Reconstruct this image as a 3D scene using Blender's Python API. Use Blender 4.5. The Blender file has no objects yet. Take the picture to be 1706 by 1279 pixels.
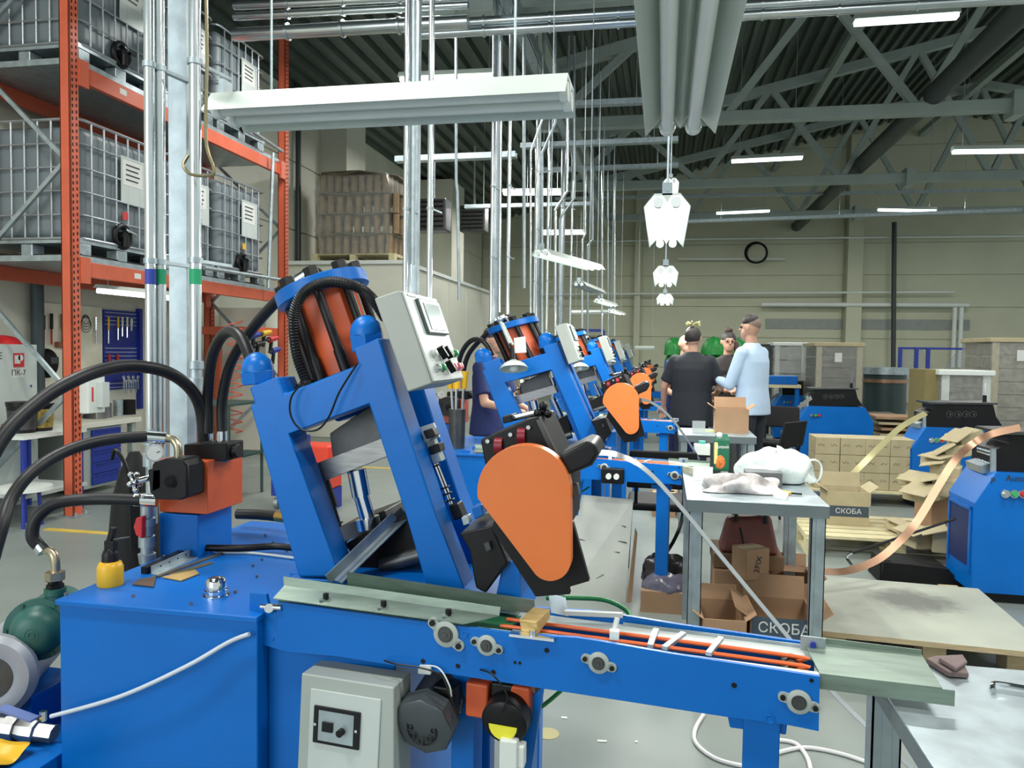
import bpy, math, random
from mathutils import Vector, Matrix
from mathutils.geometry import tessellate_polygon
random.seed(7)
S = bpy.context.scene
COL = S.collection
# ------------------------------------------------------------------ camera, world, light, exposure
F = 1281.0
EYE = Vector((0, 0, 1.45))
YAW, PITCH, ROLL = math.atan(252 / F), math.atan(54 / F), math.radians(0.8)
RM = Matrix.Rotation(YAW, 3, 'Z') @ Matrix.Rotation(math.pi / 2 - PITCH, 3, 'X') @ Matrix.Rotation(ROLL, 3, 'Z')
cd = bpy.data.cameras.new('camera'); cam = bpy.data.objects.new('camera', cd); COL.objects.link(cam)
cd.sensor_width = 36; cd.lens = F / 1706 * 36; cd.clip_start = .05; cd.clip_end = 200
cam.matrix_world = Matrix.Translation(EYE) @ RM.to_4x4()
S.camera = cam
S.view_settings.view_transform = 'Standard'; S.view_settings.look = 'None'
S.view_settings.gamma = 1; S.view_settings.use_curve_mapping = False
S.view_settings.exposure = -0.08
W = bpy.data.worlds.new('world'); S.world = W; W.use_nodes = True
W.node_tree.nodes['Background'].inputs[0].default_value = (.9, 1, .98, 1)
W.node_tree.nodes['Background'].inputs[1].default_value = .78

def area(name, loc, sx, sy, power, rot=(0, 0, 0), col=(1, 1, .96)):
    l = bpy.data.lights.new(name, 'AREA'); l.shape = 'RECTANGLE'; l.size = sx; l.size_y = sy
    l.energy = power; l.color = col
    o = bpy.data.objects.new(name, l); o.location = loc; o.rotation_euler = rot; COL.objects.link(o)
    return o
# daylight coming through the tall gate behind the photographer's left shoulder
area('gate_daylight', (-4.5, -5, 3.0), 5, 4, 300, (math.radians(78), 0, math.radians(-8)), (.9, .96, 1))
# rows of hall lamps (their own light, just under the tubes)
for ly in (3.0, 8.2, 14.0, 20.0):
    for lx in (-3.2, 2.2, 7.5):
        area('hall_lamp_light', (lx, ly, 5.15), 1.5, .25, 130)
for ly in (.5,):
    for lx in (-2.2, 2.5):
        area('hall_lamp_light', (lx, ly, 5.15), 1.5, .3, 150)

# ------------------------------------------------------------------ pixel helpers (photo 1706 x 1279 -> world)
def ray(x, y): return RM @ Vector(((x - 853) / F, -(y - 639.5) / F, -1))
def PY(x, y, Y): d = ray(x, y); return EYE + d * (Y / d.y)
def PZ(x, y, z): d = ray(x, y); return EYE + d * ((z - 1.45) / d.z)
def PX(x, y, X): d = ray(x, y); return EYE + d * (X / d.x)

# ------------------------------------------------------------------ materials
MATS = {}
def mat(name, c, r=.5, m=0., var=.06, sc=6., bump=0., bsc=60., emit=None, es=1., alpha=1., c2=None, stretch=None, coat=0., trans=0.):
    if name in MATS: return MATS[name]
    M = bpy.data.materials.new(name); M.use_nodes = True; nt = M.node_tree; N = nt.nodes; L = nt.links
    b = N['Principled BSDF']
    lin = lambda v: (v / 255 / 12.92) if v / 255 <= .04045 else ((v / 255 + .055) / 1.055) ** 2.4
    C = [lin(v) for v in c]
    D = [lin(v) for v in c2] if c2 else [min(1, v * (1 + var)) for v in C]
    A = C if c2 else [v * (1 - var) for v in C]
    tc = N.new('ShaderNodeTexCoord'); mp = N.new('ShaderNodeMapping'); L.new(tc.outputs['Object'], mp.inputs[0])
    if stretch: mp.inputs['Scale'].default_value = stretch
    n = N.new('ShaderNodeTexNoise'); n.inputs['Scale'].default_value = sc; n.inputs['Detail'].default_value = 5
    L.new(mp.outputs[0], n.inputs['Vector'])
    cr = N.new('ShaderNodeValToRGB'); cr.color_ramp.elements[0].position = .35; cr.color_ramp.elements[1].position = .65
    cr.color_ramp.elements[0].color = (*A, 1); cr.color_ramp.elements[1].color = (*D, 1)
    L.new(n.outputs[0], cr.inputs[0]); L.new(cr.outputs[0], b.inputs['Base Color'])
    mr = N.new('ShaderNodeMapRange'); mr.inputs[3].default_value = max(.02, r - .06); mr.inputs[4].default_value = min(1, r + .06)
    L.new(n.outputs[0], mr.inputs[0]); L.new(mr.outputs[0], b.inputs['Roughness'])
    b.inputs['Metallic'].default_value = m
    if coat: b.inputs['Coat Weight'].default_value = coat
    if trans: b.inputs['Transmission Weight'].default_value = trans
    if alpha < 1: b.inputs['Alpha'].default_value = alpha
    if bump:
        n2 = N.new('ShaderNodeTexNoise'); n2.inputs['Scale'].default_value = bsc; n2.inputs['Detail'].default_value = 3
        L.new(mp.outputs[0], n2.inputs['Vector'])
        bp = N.new('ShaderNodeBump'); bp.inputs['Strength'].default_value = bump; bp.inputs['Distance'].default_value = .01
        L.new(n2.outputs[0], bp.inputs['Height']); L.new(bp.outputs[0], b.inputs['Normal'])
    if emit:
        b.inputs['Emission Color'].default_value = (*[lin(v) for v in emit], 1); b.inputs['Emission Strength'].default_value = es
    MATS[name] = M
    return M
BLUE = mat('blue_paint', (0, 100, 184), .34, 0, .05, 4, .02, 300)
ORANGE = mat('orange_paint', (212, 112, 54), .34, 0, .04, 5)
RUST = mat('orange_casting', (200, 84, 40), .45, 0, .08, 10)
RACK = mat('rack_orange', (198, 92, 62), .5, 0, .07, 5)
GALV = mat('galvanised', (168, 180, 184), .42, .75, .14, 14, .02, 80)
GALVG = mat('galvanised_sheet', (128, 144, 132), .42, .6, .14, 9, stretch=(1, 6, 6))
STEEL = mat('machined_steel', (150, 150, 148), .3, .9, .1, 20, stretch=(1, 8, 8))
DSTEEL = mat('dark_steel', (84, 86, 86), .42, .8, .15, 16)
CHROME = mat('chrome', (225, 228, 230), .1, 1, .03, 10)
PIPE = mat('bright_pipe', (205, 212, 214), .2, .92, .05, 5)
BLACK = mat('black_paint', (15, 15, 17), .42, 0, .2, 12)
BLACKM = mat('black_matt', (11, 11, 12), .65, 0, .2, 12)
RUBBER = mat('hose_rubber', (30, 31, 33), .42, 0, .12, 12)
GREY = mat('grey_enamel', (160, 168, 162), .42, 0, .04, 5)
LGREY = mat('light_grey_enamel', (186, 194, 190), .45, 0, .04, 5)
WHITE = mat('white_enamel', (212, 218, 212), .45, 0, .03, 5)
CREAM = mat('cream_wall', (188, 190, 166), .7, 0, .04, 1.2)
CREAML = mat('cream_light', (206, 206, 190), .65, 0, .04, 1.5)
TRUSS = mat('truss_paint', (150, 162, 156), .5, .1, .06, 3)
CARD = mat('cardboard', (160, 128, 98), .8, 0, .06, 8, .05, 90)
CARDL = mat('cardboard_light', (178, 166, 132), .8, 0, .06, 8, .05, 90)
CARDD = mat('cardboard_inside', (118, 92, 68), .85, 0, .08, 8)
WOOD = mat('pallet_wood', (206, 196, 156), .75, 0, .12, 5, .1, 40, stretch=(2, 14, 14))
PLY = mat('ply_edge', (176, 158, 124), .8, 0, .2, 6, stretch=(2, 2, 60))
PLYTOP = mat('worn_board', (146, 150, 138), .55, 0, .1, 2.4, c2=(164, 168, 154))
GREEN = mat('pump_green', (34, 84, 76), .4, 0, .1, 8)
BELT = mat('belt_green', (34, 110, 70), .5, 0, .08, 10)
YELLOW = mat('yellow_plastic', (222, 172, 34), .38, 0, .04, 8)
RED = mat('red_plastic', (196, 40, 44), .4, 0, .05, 8)
CAGE = mat('cage_wire', (170, 176, 180), .4, .7, .08, 8)
TANKP = mat('tote_plastic', (112, 122, 126), .5, 0, .05, 3)
PAPER = mat('paper', (210, 212, 206), .7, 0, .03, 10)
NAVY = mat('navy_blue', (26, 48, 140), .45, 0, .06, 6)
LAMPOFF = mat('lamp_white', (196, 206, 198), .4, .1, .03, 4)
TUBEOFF = mat('tube_glass', (226, 232, 228), .25, 0, .02, 4)
TUBEON = mat('tube_lit', (255, 255, 250), .4, 0, .0, 4, emit=(240, 255, 248), es=9)
LAMPGLOW = mat('diffuser_lit', (255, 255, 250), .4, 0, .0, 4, emit=(240, 255, 244), es=3.5)
SKIN = mat('skin', (190, 146, 122), .55, 0, .05, 14)
FILM = mat('stretch_film', (190, 192, 184), .18, .1, .2, 18, .5, 30, alpha=.35)
INK = mat('ink_print', (52, 54, 58), .6)

for m_ in (BLUE, BLACK, BLACKM, RUBBER): m_.node_tree.nodes['Principled BSDF'].inputs['Specular IOR Level'].default_value = .32
# ------------------------------------------------------------------ geometry builder
class MB:
    def __init__(s): s.v = []; s.f = []
    def add(s, vs, fs):
        o = len(s.v); s.v += [Vector(p) for p in vs]; s.f += [[i + o for i in f] for f in fs]; return s
    def hexa(s, a, b):           # two quads (4 points each), joined
        a = list(a); b = list(b); n = len(a)
        return s.add(a + b, [list(range(n))[::-1], [n + i for i in range(n)]] + [[i, (i + 1) % n, n + (i + 1) % n, n + i] for i in range(n)])
    def box(s, c, d, rz=0, R=None):
        c = Vector(c); R = R or Matrix.Rotation(rz, 3, 'Z')
        h = [x / 2 for x in d]
        q = lambda z: [c + R @ Vector((x * h[0], y * h[1], z * h[2])) for x, y in ((-1, -1), (1, -1), (1, 1), (-1, 1))]
        return s.hexa(q(-1), q(1))
    def bb(s, x0, x1, y0, y1, z0, z1): return s.box(((x0 + x1) / 2, (y0 + y1) / 2, (z0 + z1) / 2), (abs(x1 - x0), abs(y1 - y0), abs(z1 - z0)))
    def cyl(s, p, q, r, r2=None, n=16, cap=True):
        p = Vector(p); q = Vector(q); r2 = r if r2 is None else r2
        d = (q - p).normalized(); u = d.orthogonal().normalized(); w = d.cross(u)
        A = [p + (u * math.cos(t) + w * math.sin(t)) * r for t in (2 * math.pi * i / n for i in range(n))]
        B = [q + (u * math.cos(t) + w * math.sin(t)) * r2 for t in (2 * math.pi * i / n for i in range(n))]
        f = [[i, (i + 1) % n, n + (i + 1) % n, n + i] for i in range(n)]
        if cap: f += [list(range(n))[::-1], [n + i for i in range(n)]]
        return s.add(A + B, f)
    def bar(s, p, q, w, h=None, up=(0, 0, 1)):     # rectangular bar between points
        p = Vector(p); q = Vector(q); h = h or w; d = (q - p).normalized(); up = Vector(up)
        if abs(d.dot(up)) > .98: up = Vector((0, 1, 0))
        x = d.cross(up).normalized(); y = x.cross(d).normalized()
        k = [(-1, -1), (1, -1), (1, 1), (-1, 1)]
        return s.hexa([p + x * a * w / 2 + y * b * h / 2 for a, b in k], [q + x * a * w / 2 + y * b * h / 2 for a, b in k])
    def lathe(s, o, d, prof, n=24):                # prof: (distance along axis, radius)
        o = Vector(o); d = Vector(d).normalized(); u = d.orthogonal().normalized(); w = d.cross(u)
        vs = []; m = len(prof)
        for h, r in prof: vs += [o + d * h + (u * math.cos(t) + w * math.sin(t)) * max(r, 1e-4) for t in (2 * math.pi * i / n for i in range(n))]
        fs = [[k * n + i, k * n + (i + 1) % n, (k + 1) * n + (i + 1) % n, (k + 1) * n + i] for k in range(m - 1) for i in range(n)]
        fs += [list(range(n))[::-1], [(m - 1) * n + i for i in range(n)]]
        return s.add(vs, fs)
    def tube(s, pts, r, n=10, sm=6, flat=None):
        P = [Vector(p) for p in pts]
        if sm and len(P) > 2:
            Q = []
            for i in range(len(P) - 1):
                a = P[max(i - 1, 0)]; b = P[i]; c = P[i + 1]; d = P[min(i + 2, len(P) - 1)]
                for k in range(sm):
                    t = k / sm
                    Q.append(.5 * ((2 * b) + (c - a) * t + (2 * a - 5 * b + 4 * c - d) * t * t + (3 * b - a - 3 * c + d) * t ** 3))
            Q.append(P[-1]); P = Q
        m = len(P); T = [(P[min(i + 1, m - 1)] - P[max(i - 1, 0)]).normalized() for i in range(m)]
        u = T[0].orthogonal().normalized()
        if flat: u = (Vector(flat[2]) - T[0] * T[0].dot(Vector(flat[2]))).normalized()
        vs = []
        for i in range(m):
            u = (u - T[i] * u.dot(T[i])).normalized(); w = T[i].cross(u)
            if flat: vs += [P[i] + u * a * flat[0] / 2 + w * b * flat[1] / 2 for a, b in ((-1, -1), (1, -1), (1, 1), (-1, 1))]
            else: vs += [P[i] + (u * math.cos(t) + w * math.sin(t)) * (r[min(i, len(r) - 1)] if isinstance(r, list) else r) for t in (2 * math.pi * j / n for j in range(n))]
        if flat: n = 4
        fs = [[k * n + i, k * n + (i + 1) % n, (k + 1) * n + (i + 1) % n, (k + 1) * n + i] for k in range(m - 1) for i in range(n)]
        fs += [list(range(n))[::-1], [(m - 1) * n + i for i in range(n)]]
        return s.add(vs, fs)
    def prism(s, poly, off):                       # concave polygon (3-D, planar) extruded by vector
        a = [Vector(p) for p in poly]; off = Vector(off); n = len(a)
        tri = tessellate_polygon([a])
        s.add(a + [p + off for p in a], [list(t) for t in tri] + [[n + i for i in reversed(t)] for t in tri] + [[i, n + i, n + (i + 1) % n, (i + 1) % n] for i in range(n)])
        return s
    def fy(s, px, Y0, Y1):                         # outline given in photo pixels on plane Y0, extruded in depth
        return s.prism([PY(x, y, Y0) for x, y in px], (0, Y1 - Y0, 0))
    def torus(s, c, ax, R, r, n=24, m=8):
        c = Vector(c); ax = Vector(ax).normalized(); u = ax.orthogonal().normalized(); w = ax.cross(u)
        vs = []
        for i in range(n):
            t = 2 * math.pi * i / n; d = u * math.cos(t) + w * math.sin(t)
            vs += [c + d * (R + r * math.cos(q)) + ax * r * math.sin(q) for q in (2 * math.pi * j / m for j in range(m))]
        return s.add(vs, [[i * m + j, ((i + 1) % n) * m + j, ((i + 1) % n) * m + (j + 1) % m, i * m + (j + 1) % m] for i in range(n) for j in range(m)])
    def sph(s, c, r, n=14, m=8, half=False):
        c = Vector(c); R = r if hasattr(r, '__len__') else (r, r, r); vs = []; lo = 0 if half else -math.pi / 2
        for k in range(m + 1):
            a = lo + (math.pi / 2 - lo) * k / m
            vs += [c + Vector((R[0] * math.cos(a) * math.cos(t), R[1] * math.cos(a) * math.sin(t), R[2] * math.sin(a))) for t in (2 * math.pi * i / n for i in range(n))]
        return s.add(vs, [[k * n + i, k * n + (i + 1) % n, (k + 1) * n + (i + 1) % n, (k + 1) * n + i] for k in range(m) for i in range(n)])

ROOT = {}
def recalc(me):
    import bmesh
    bm = bmesh.new(); bm.from_mesh(me); bmesh.ops.recalc_face_normals(bm, faces=bm.faces); bm.to_mesh(me); bm.free()
def obj(name, mb, m, parent=None, loc=None, bevel=0, smooth=None, label=None, seg=2):
    if parent is not None: o0 = ROOT[parent.name]
    elif loc is not None: o0 = Vector(loc)
    else:
        xs = [v.x for v in mb.v]; ys = [v.y for v in mb.v]
        o0 = Vector(((min(xs) + max(xs)) / 2, (min(ys) + max(ys)) / 2, min(v.z for v in mb.v)))
    me = bpy.data.meshes.new(name); me.from_pydata([v - o0 for v in mb.v], [], mb.f); me.update()
    recalc(me)
    me.materials.append(m)
    o = bpy.data.objects.new(name, me); COL.objects.link(o)
    if parent is None: o.location = o0
    else: o.parent = parent
    ROOT[o.name] = o0
    if smooth is None: smooth = True
    if smooth:
        for p in me.polygons: p.use_smooth = True
        me.set_sharp_from_angle(angle=math.radians(38))
    if bevel:
        b = o.modifiers.new('bevel', 'BEVEL'); b.width = bevel; b.segments = seg; b.limit_method = 'ANGLE'; b.angle_limit = math.radians(50)
        b.harden_normals = True
    if label: o['label'] = label
    return o
def thing(name, label, cat, loc, group=None):
    o = bpy.data.objects.new(name, None); o.empty_display_size = .1; COL.objects.link(o); o.location = loc
    ROOT[o.name] = Vector(loc); o['label'] = label; o['category'] = cat
    if group: o['group'] = group
    return o
def solo(name, mb, m, label, cat, group=None, **k):
    o = obj(name, mb, m, **k); o['label'] = label; o['category'] = cat
    if group: o['group'] = group
    return o
def struct(name, mb, m, **k):
    o = obj(name, mb, m, **k)
    if o.parent is None: o['kind'] = 'structure'
    return o
KIDS = {}
def copy_thing(root, delta, label, group=None, skip=()):
    allo = [o for o in COL.objects]
    def cp(o, par):
        c = o.copy(); COL.objects.link(c); ROOT[c.name] = ROOT[o.name]
        if par is not None: c.parent = par
        for k in allo:
            if k.parent == o and k.name.split('.')[0] not in skip: cp(k, c)
        return c
    r = cp(root, None); r.location = root.location + Vector(delta); ROOT[r.name] = r.location.copy()
    r['label'] = label
    if group: r['group'] = group
    return r
def text(name, body, p, size, m, parent, right=(1, 0, 0), up=(0, 0, 1), ext=.0006, label=None):
    c = bpy.data.curves.new(name, 'FONT'); c.body = body; c.size = size; c.extrude = ext; c.align_x = 'CENTER'; c.align_y = 'CENTER'
    t = bpy.data.objects.new('tmp', c); COL.objects.link(t)
    dg = bpy.context.evaluated_depsgraph_get(); me = bpy.data.meshes.new_from_object(t.evaluated_get(dg)); bpy.data.objects.remove(t)
    X = Vector(right).normalized(); Z = X.cross(Vector(up)).normalized(); Yv = Z.cross(X).normalized()
    o0 = ROOT[parent.name] if parent is not None else Vector(p)
    M4 = Matrix((X, Yv, Z)).transposed()
    for v in me.vertices: v.co = M4 @ v.co + Vector(p) - o0
    me.materials.clear(); me.materials.append(m)
    o = bpy.data.objects.new(name, me); COL.objects.link(o); ROOT[o.name] = o0
    if parent is not None: o.parent = parent
    else: o.location = o0
    if label: o['label'] = label
    return o
NTH = ['nearest', 'second nearest', 'third nearest', 'fourth nearest', 'fifth nearest', 'sixth nearest', 'seventh nearest', 'farthest']
# ================================================================== SETTING
def floor_mat():
    M = bpy.data.materials.new('floor_screed'); M.use_nodes = True; nt = M.node_tree; N = nt.nodes; L = nt.links; b = N['Principled BSDF']
    tc = N.new('ShaderNodeTexCoord'); n = N.new('ShaderNodeTexNoise'); n.inputs['Scale'].default_value = .9; n.inputs['Detail'].default_value = 8
    L.new(tc.outputs['Object'], n.inputs['Vector'])
    cr = N.new('ShaderNodeValToRGB'); e = cr.color_ramp.elements
    e[0].position = .3; e[0].color = (.165, .195, .18, 1); e[1].position = .7; e[1].color = (.235, .265, .245, 1)
    L.new(n.outputs[0], cr.inputs[0]); L.new(cr.outputs[0], b.inputs['Base Color'])
    n2 = N.new('ShaderNodeTexNoise'); n2.inputs['Scale'].default_value = 4; L.new(tc.outputs['Object'], n2.inputs['Vector'])
    mr = N.new('ShaderNodeMapRange'); mr.inputs[3].default_value = .28; mr.inputs[4].default_value = .5
    L.new(n2.outputs[0], mr.inputs[0]); L.new(mr.outputs[0], b.inputs['Roughness'])
    return M
FLOOR = floor_mat()
struct('floor', MB().bb(-7, 15, -6, 27, -.2, 0), FLOOR, loc=(0, 0, 0), smooth=False)
LINE = mat('floor_line_yellow', (196, 168, 70), .6, 0, .1, 6)
struct('trim_1', MB().bb(-4.75, -1.2, 8.85, 8.93, 0, .004).bb(-4.75, -3.05, 5.15, 5.22, 0, .004), LINE, smooth=False)

# left wall of horizontal sandwich panels
WX = -6.25
m = MB().bb(WX - .2, WX, -1, 26, 0, 6.1)
struct('wall_left', m, CREAML, smooth=False)
wl = bpy.data.objects['wall_left']
for i, z in enumerate((1.15, 2.3, 3.45, 4.6, 5.75)):
    obj('panel', MB().bb(WX, WX + .03, -1, 25.9, z - 1.13, z), CREAML, wl, bevel=.006, smooth=False)
wb = struct('wall_back', MB().bb(-6.4, 15, 26, 26.2, 0, 9.2), CREAM, smooth=False)
for z in range(0, 9):
    for x0, x1 in ((-6.2, -1.0), (-.95, 5.5), (6.05, 15)):
        obj('panel', MB().bb(x0, x1, 25.96, 26, z + .015, z + 1), CREAM, wb, bevel=.008, smooth=False)
c = MB().bb(5.55, 6.0, 25.6, 25.96, 0, 8.3); struct('trim_2', c, CREAM, bevel=.01)
c = MB().bb(-1.0, -.8, 25.7, 25.96, 0, 7); struct('trim_3', c, CREAM, bevel=.01)
struct('trim_4', MB().cyl(PY(1490, 370, 25.5), PY(1488, 640, 25.5), .07), mat('dark_pipe', (52, 60, 58), .5))
GB = mat('grey_band', (140, 146, 142), .6)
struct('trim_5', MB().bb(3.2, 5.5, 25.93, 25.96, 2.3, 2.62).bb(6.05, 9.2, 25.93, 25.96, 2.3, 2.62), GB, smooth=False)
# boxed columns and ducts on the left wall
struct('trim_6', MB().bb(WX + .03, WX + .55, 13.2, 14.1, 0, 5.8), CREAML, bevel=.01)
struct('trim_7', MB().bb(WX + .03, WX + .9, 19.0, 20.2, 0, 5.8), CREAML, bevel=.01)
struct('trim_8', MB().cyl(PX(497, 100, WX + .12), PX(497, 440, WX + .12), .045).cyl(PX(497, 104, WX + .12), PX(620, 122, WX + .12), .045), mat('dark_pipe', (52, 60, 58)))

# corrugated roof, real ribs running away from the camera
def roofz(x): return 5.8 + .224 * (x + 6.2) if x < 8 else 5.8 + .224 * 14.2 - .224 * (x - 8)
def corrugated():
    m = MB(); prof = []; x = -6.3; p = .27
    while x < 15:
        for dx, dz in ((0, 0), (.09, 0), (.125, .09), (.235, .09)): prof.append((x + dx, roofz(x + dx) + dz))
        x += p
    n = len(prof); vs = [(a, -6, b) for a, b in prof] + [(a, 26.2, b) for a, b in prof]
    vs2 = [(a, -6, b + .02) for a, b in prof] + [(a, 26.2, b + .02) for a, b in prof]
    m.add(vs, [[i, i + 1, n + i + 1, n + i] for i in range(n - 1)])
    m.add([(-6.3, -6, 5.95), (8, -6, 9.15), (8, 26.2, 9.15), (-6.3, 26.2, 5.95)], [[0, 1, 2, 3]])
    m.add([(8, -6, 9.15), (15, -6, 7.6), (15, 26.2, 7.6), (8, 26.2, 9.15)], [[0, 1, 2, 3]])
    return m
ROOFM = mat('roof_sheet', (78, 90, 84), .4, .45, .1, 2)
struct('ceiling', corrugated(), ROOFM, smooth=False)

# trusses across the hall
def truss(name, Y, zc, x0, xn, sp, w, seed=0):
    r = bpy.data.objects.new(name, None); COL.objects.link(r); r.location = (x0, Y, zc); ROOT[r.name] = Vector((x0, Y, zc)); r['kind'] = 'structure'
    obj('lower_chord', MB().bb(x0, 14.5, Y - w / 2, Y + w / 2, zc - w / 2, zc + w / 2), TRUSS, r, bevel=.01)
    top = lambda x: roofz(x) - .42
    obj('upper_chord', MB().bar((x0, Y, top(x0)), (8, Y, top(8)), w).bar((8, Y, top(8)), (14.5, Y, top(14.5)), w), TRUSS, r)
    x = xn
    while x > x0 + sp: x -= sp
    while x < 13:
        obj('diagonal', MB().bar((x, Y, zc), (x + sp / 2, Y, top(x + sp / 2)), w * .62), TRUSS, r)
        if x - sp / 2 > x0: obj('diagonal', MB().bar((x, Y, zc), (x - sp / 2, Y, top(x - sp / 2)), w * .62), TRUSS, r)
        x += sp
    obj('joint_flange', MB().box((PY(1690, 178, 13.3).x if Y < 15 else PY(1513, 300, 17.8).x, Y, zc), (.16, w * 2, w * 2)), TRUSS, r)
    return r
truss('trim_9', 13.3, 5.35, -2.2, PY(1530, 178, 13.3).x, 2.95, .19)
truss('trim_10', 17.8, 5.25, -2.4, PY(1400, 296, 17.8).x, 2.95, .19)
truss('trim_11', 22.3, 5.3, -2.4, PY(1330, 360, 22.3).x, 2.95, .19)
truss('trim_12', 8.8, 5.42, -3.0, PY(1450, -40, 8.8).x, 2.95, .16)
# purlins / girders running away from the camera
for i, (x, z, w) in enumerate(((-1.9, 6.15, .14), (3.3, 7.35, .14), (7.6, 8.3, .16))):
    struct('trim_%d' % (13 + i), MB().bb(x - w / 2, x + w / 2, 2, 25.9, z - w / 2, z + w / 2), TRUSS)
g = MB().bb(-1.75, -1.6, 4, 25, 5.05, 5.12)
struct('trim_16', g.bb(-1.76, -1.74, 4, 25, 5.05, 5.2).bb(-1.61, -1.59, 4, 25, 5.05, 5.2), GALV)
# long dark air duct
d = MB().cyl((4.05, 3, 5.55), (4.05, 25.9, 5.55), .16)
DUCT = mat('dark_pipe', (52, 60, 58), .5)
solo('air_duct', d, DUCT, 'long dark round duct running up under the roof beside the white trusses', 'duct')
# bright insulated pipes crossing high up
def pipe(name, pts, r, label, m=PIPE, group=None, cat='pipe', clamp=0):
    mb = MB()
    for a, b in zip(pts, pts[1:]): mb.cyl(a, b, r, n=12)
    for p in pts[1:-1]: mb.sph(p, r * 1.02, 10, 6)
    if clamp:
        a, b = Vector(pts[0]), Vector(pts[-1]); n = int((b - a).length / clamp); d = (b - a).normalized()
        for k in range(1, n): mb.cyl(a + d * (k * clamp - .012), a + d * (k * clamp + .012), r * 1.25, n=12)
    return solo(name, mb, m, label, cat, group)
for i, dz in enumerate((.0, .13)):
    Yp = 8.0
    pipe('overhead_pipe', [PY(700, 58 - i * 16, Yp), PY(1760, -6 - i * 16, Yp)], .05, 'bright overhead pipe crossing the roof above the white hanging lamp, %s of the pair' % ('lower', 'upper')[i], clamp=.7)
for i, (y0, y1) in enumerate(((52, 42), (22, 14), (4, -2))):
    pipe('ceiling_pipe', [PY(390, y0 + 6, 7.4), PY(780, y1 - 6, 7.4)], (.07, .04, .04)[i], 'steel pipe crossing at top left above the cage tanks, %s of three' % ('thick lowest', 'middle', 'topmost')[i], clamp=.6)
# cable trays crossing over the row of machines
for i, (x0, y0, x1, y1, Y) in enumerate(((660, 270, 860, 262, 9.5), (868, 247, 1130, 236, 11.5), (905, 286, 1130, 278, 14.0), (775, 347, 985, 342, 15.0), (925, 333, 1700, 318, 21), (1120, 372, 1700, 352, 19.5), (950, 178, 1080, 172, 10.5))):
    a, b = PY(x0, y0, Y), PY(x1, y1, Y)
    ct = solo('cable_tray', MB().bar(a, b, .12, .012).bar(a + Vector((0, .06, .03)), b + Vector((0, .06, .03)), .008, .07).bar(a + Vector((0, -.06, .03)), b + Vector((0, -.06, .03)), .008, .07), GALV,
         ('steel cable tray crossing left of the bright pipes behind the hanging lamp', 'steel cable tray crossing just left of the near right lamp end', 'steel cable tray below and behind the near right lamp end', 'short steel cable tray in the dark corner beside the fan heaters',
          'long steel tray under the farthest white truss', 'long perforated tray running right above the far end lamps', 'short steel tray running right from the end of the white crosswise lamp')[i], 'cable tray')
    for f in (.15, .5, .85):
        q = a + (b - a) * f; obj('hanger', MB().cyl(q, (q.x, q.y, roofz(q.x)), .005, n=6), GALV, ct)
# wall pipes at the back
for i, (x0, y0, x1, y1, r) in enumerate(((1130, 431, 1308, 431, .03), (900, 490, 1590, 486, .035), (1268, 507, 1614, 508, .07), (1130, 398, 1706, 393, .035), (940, 402, 1130, 400, .03))):
    pipe('wall_pipe', [PY(x0, y0, 25.6), PY(x1, y1, 25.6)], r, ('thin white pipe on the back wall below the black cable coil', 'long thin pipe along the back wall behind the people', 'thick white pipe along the back wall above the plastic wrapped stacks', 'long thin pipe high on the back wall under the perforated tray', 'thin pipe high on the back wall left of the near lamps')[i], WHITE)
for i, x in enumerate((1591, 1602)):
    pipe('down_pipe', [PY(x, 512, 25.5), PY(x - 4, 612, 25.5)], .06, 'white pipe coming down the back wall behind the blue mesh cage, %s' % ('left', 'right')[i], WHITE)
cc = MB()
for k in range(4): cc.torus(PY(1261, 420, 25.4) + Vector((random.uniform(-.03, .03), k * .03, random.uniform(-.03, .03))), (0, 1, 0), .3 + .01 * k, .022)
solo('cable_coil', cc, BLACKM, 'coil of black cable hanging high on the back wall', 'cable')
# fan heaters in the dark corner
for i, (x, y, Y) in enumerate(((790, 366, 17.5), (722, 360, 14))):
    p = PY(x, y, Y); t = thing('fan_heater', 'dark fan heater hanging under the roof, %s' % ('right of the round steel pole', 'just behind the round steel pole')[i], 'heater', p - Vector((0, 0, .3)))
    obj('housing', MB().box(p, (.6, .4, .6)), DSTEEL, t, bevel=.03)
    lv = MB()
    for k in range(6): lv.box(p + Vector((0, -.21, -.22 + k * .09)), (.5, .03, .03))
    obj('louvres', lv, BLACKM, t); obj('bracket', MB().bar(p + Vector((0, 0, .3)), (p.x, p.y, roofz(p.x)), .04), GALV, t)

# ceiling lamps: white trough with a lit tube
def hall_lamp(xa, ya, xb, yb, Y, label, lit=True, h=.1):
    a, b = PY(xa, ya, Y), PY(xb, yb, Y); c = (a + b) / 2
    t = thing('hall_lamp', label, 'lamp', c)
    obj('trough', MB().prism([a + Vector((0, -.09, 0)), a + Vector((0, -.05, h * .7)), a + Vector((0, .05, h * .7)), a + Vector((0, .09, 0))], b - a), LAMPOFF, t)
    obj('diffuser', MB().bar(a + (b - a) * .01 + Vector((0, 0, -.025)), b - (b - a) * .01 + Vector((0, 0, -.025)), .12, .045), LAMPGLOW if lit else TUBEOFF, t, bevel=.01)
    for f in (.12, .88):
        p = a + (b - a) * f; obj('hanger', MB().cyl(p + Vector((0, 0, h * .7)), (p.x, p.y, roofz(p.x) - .02 if Y > 7 else p.z + .12), .006, n=6), GALV, t)
    return t
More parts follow.
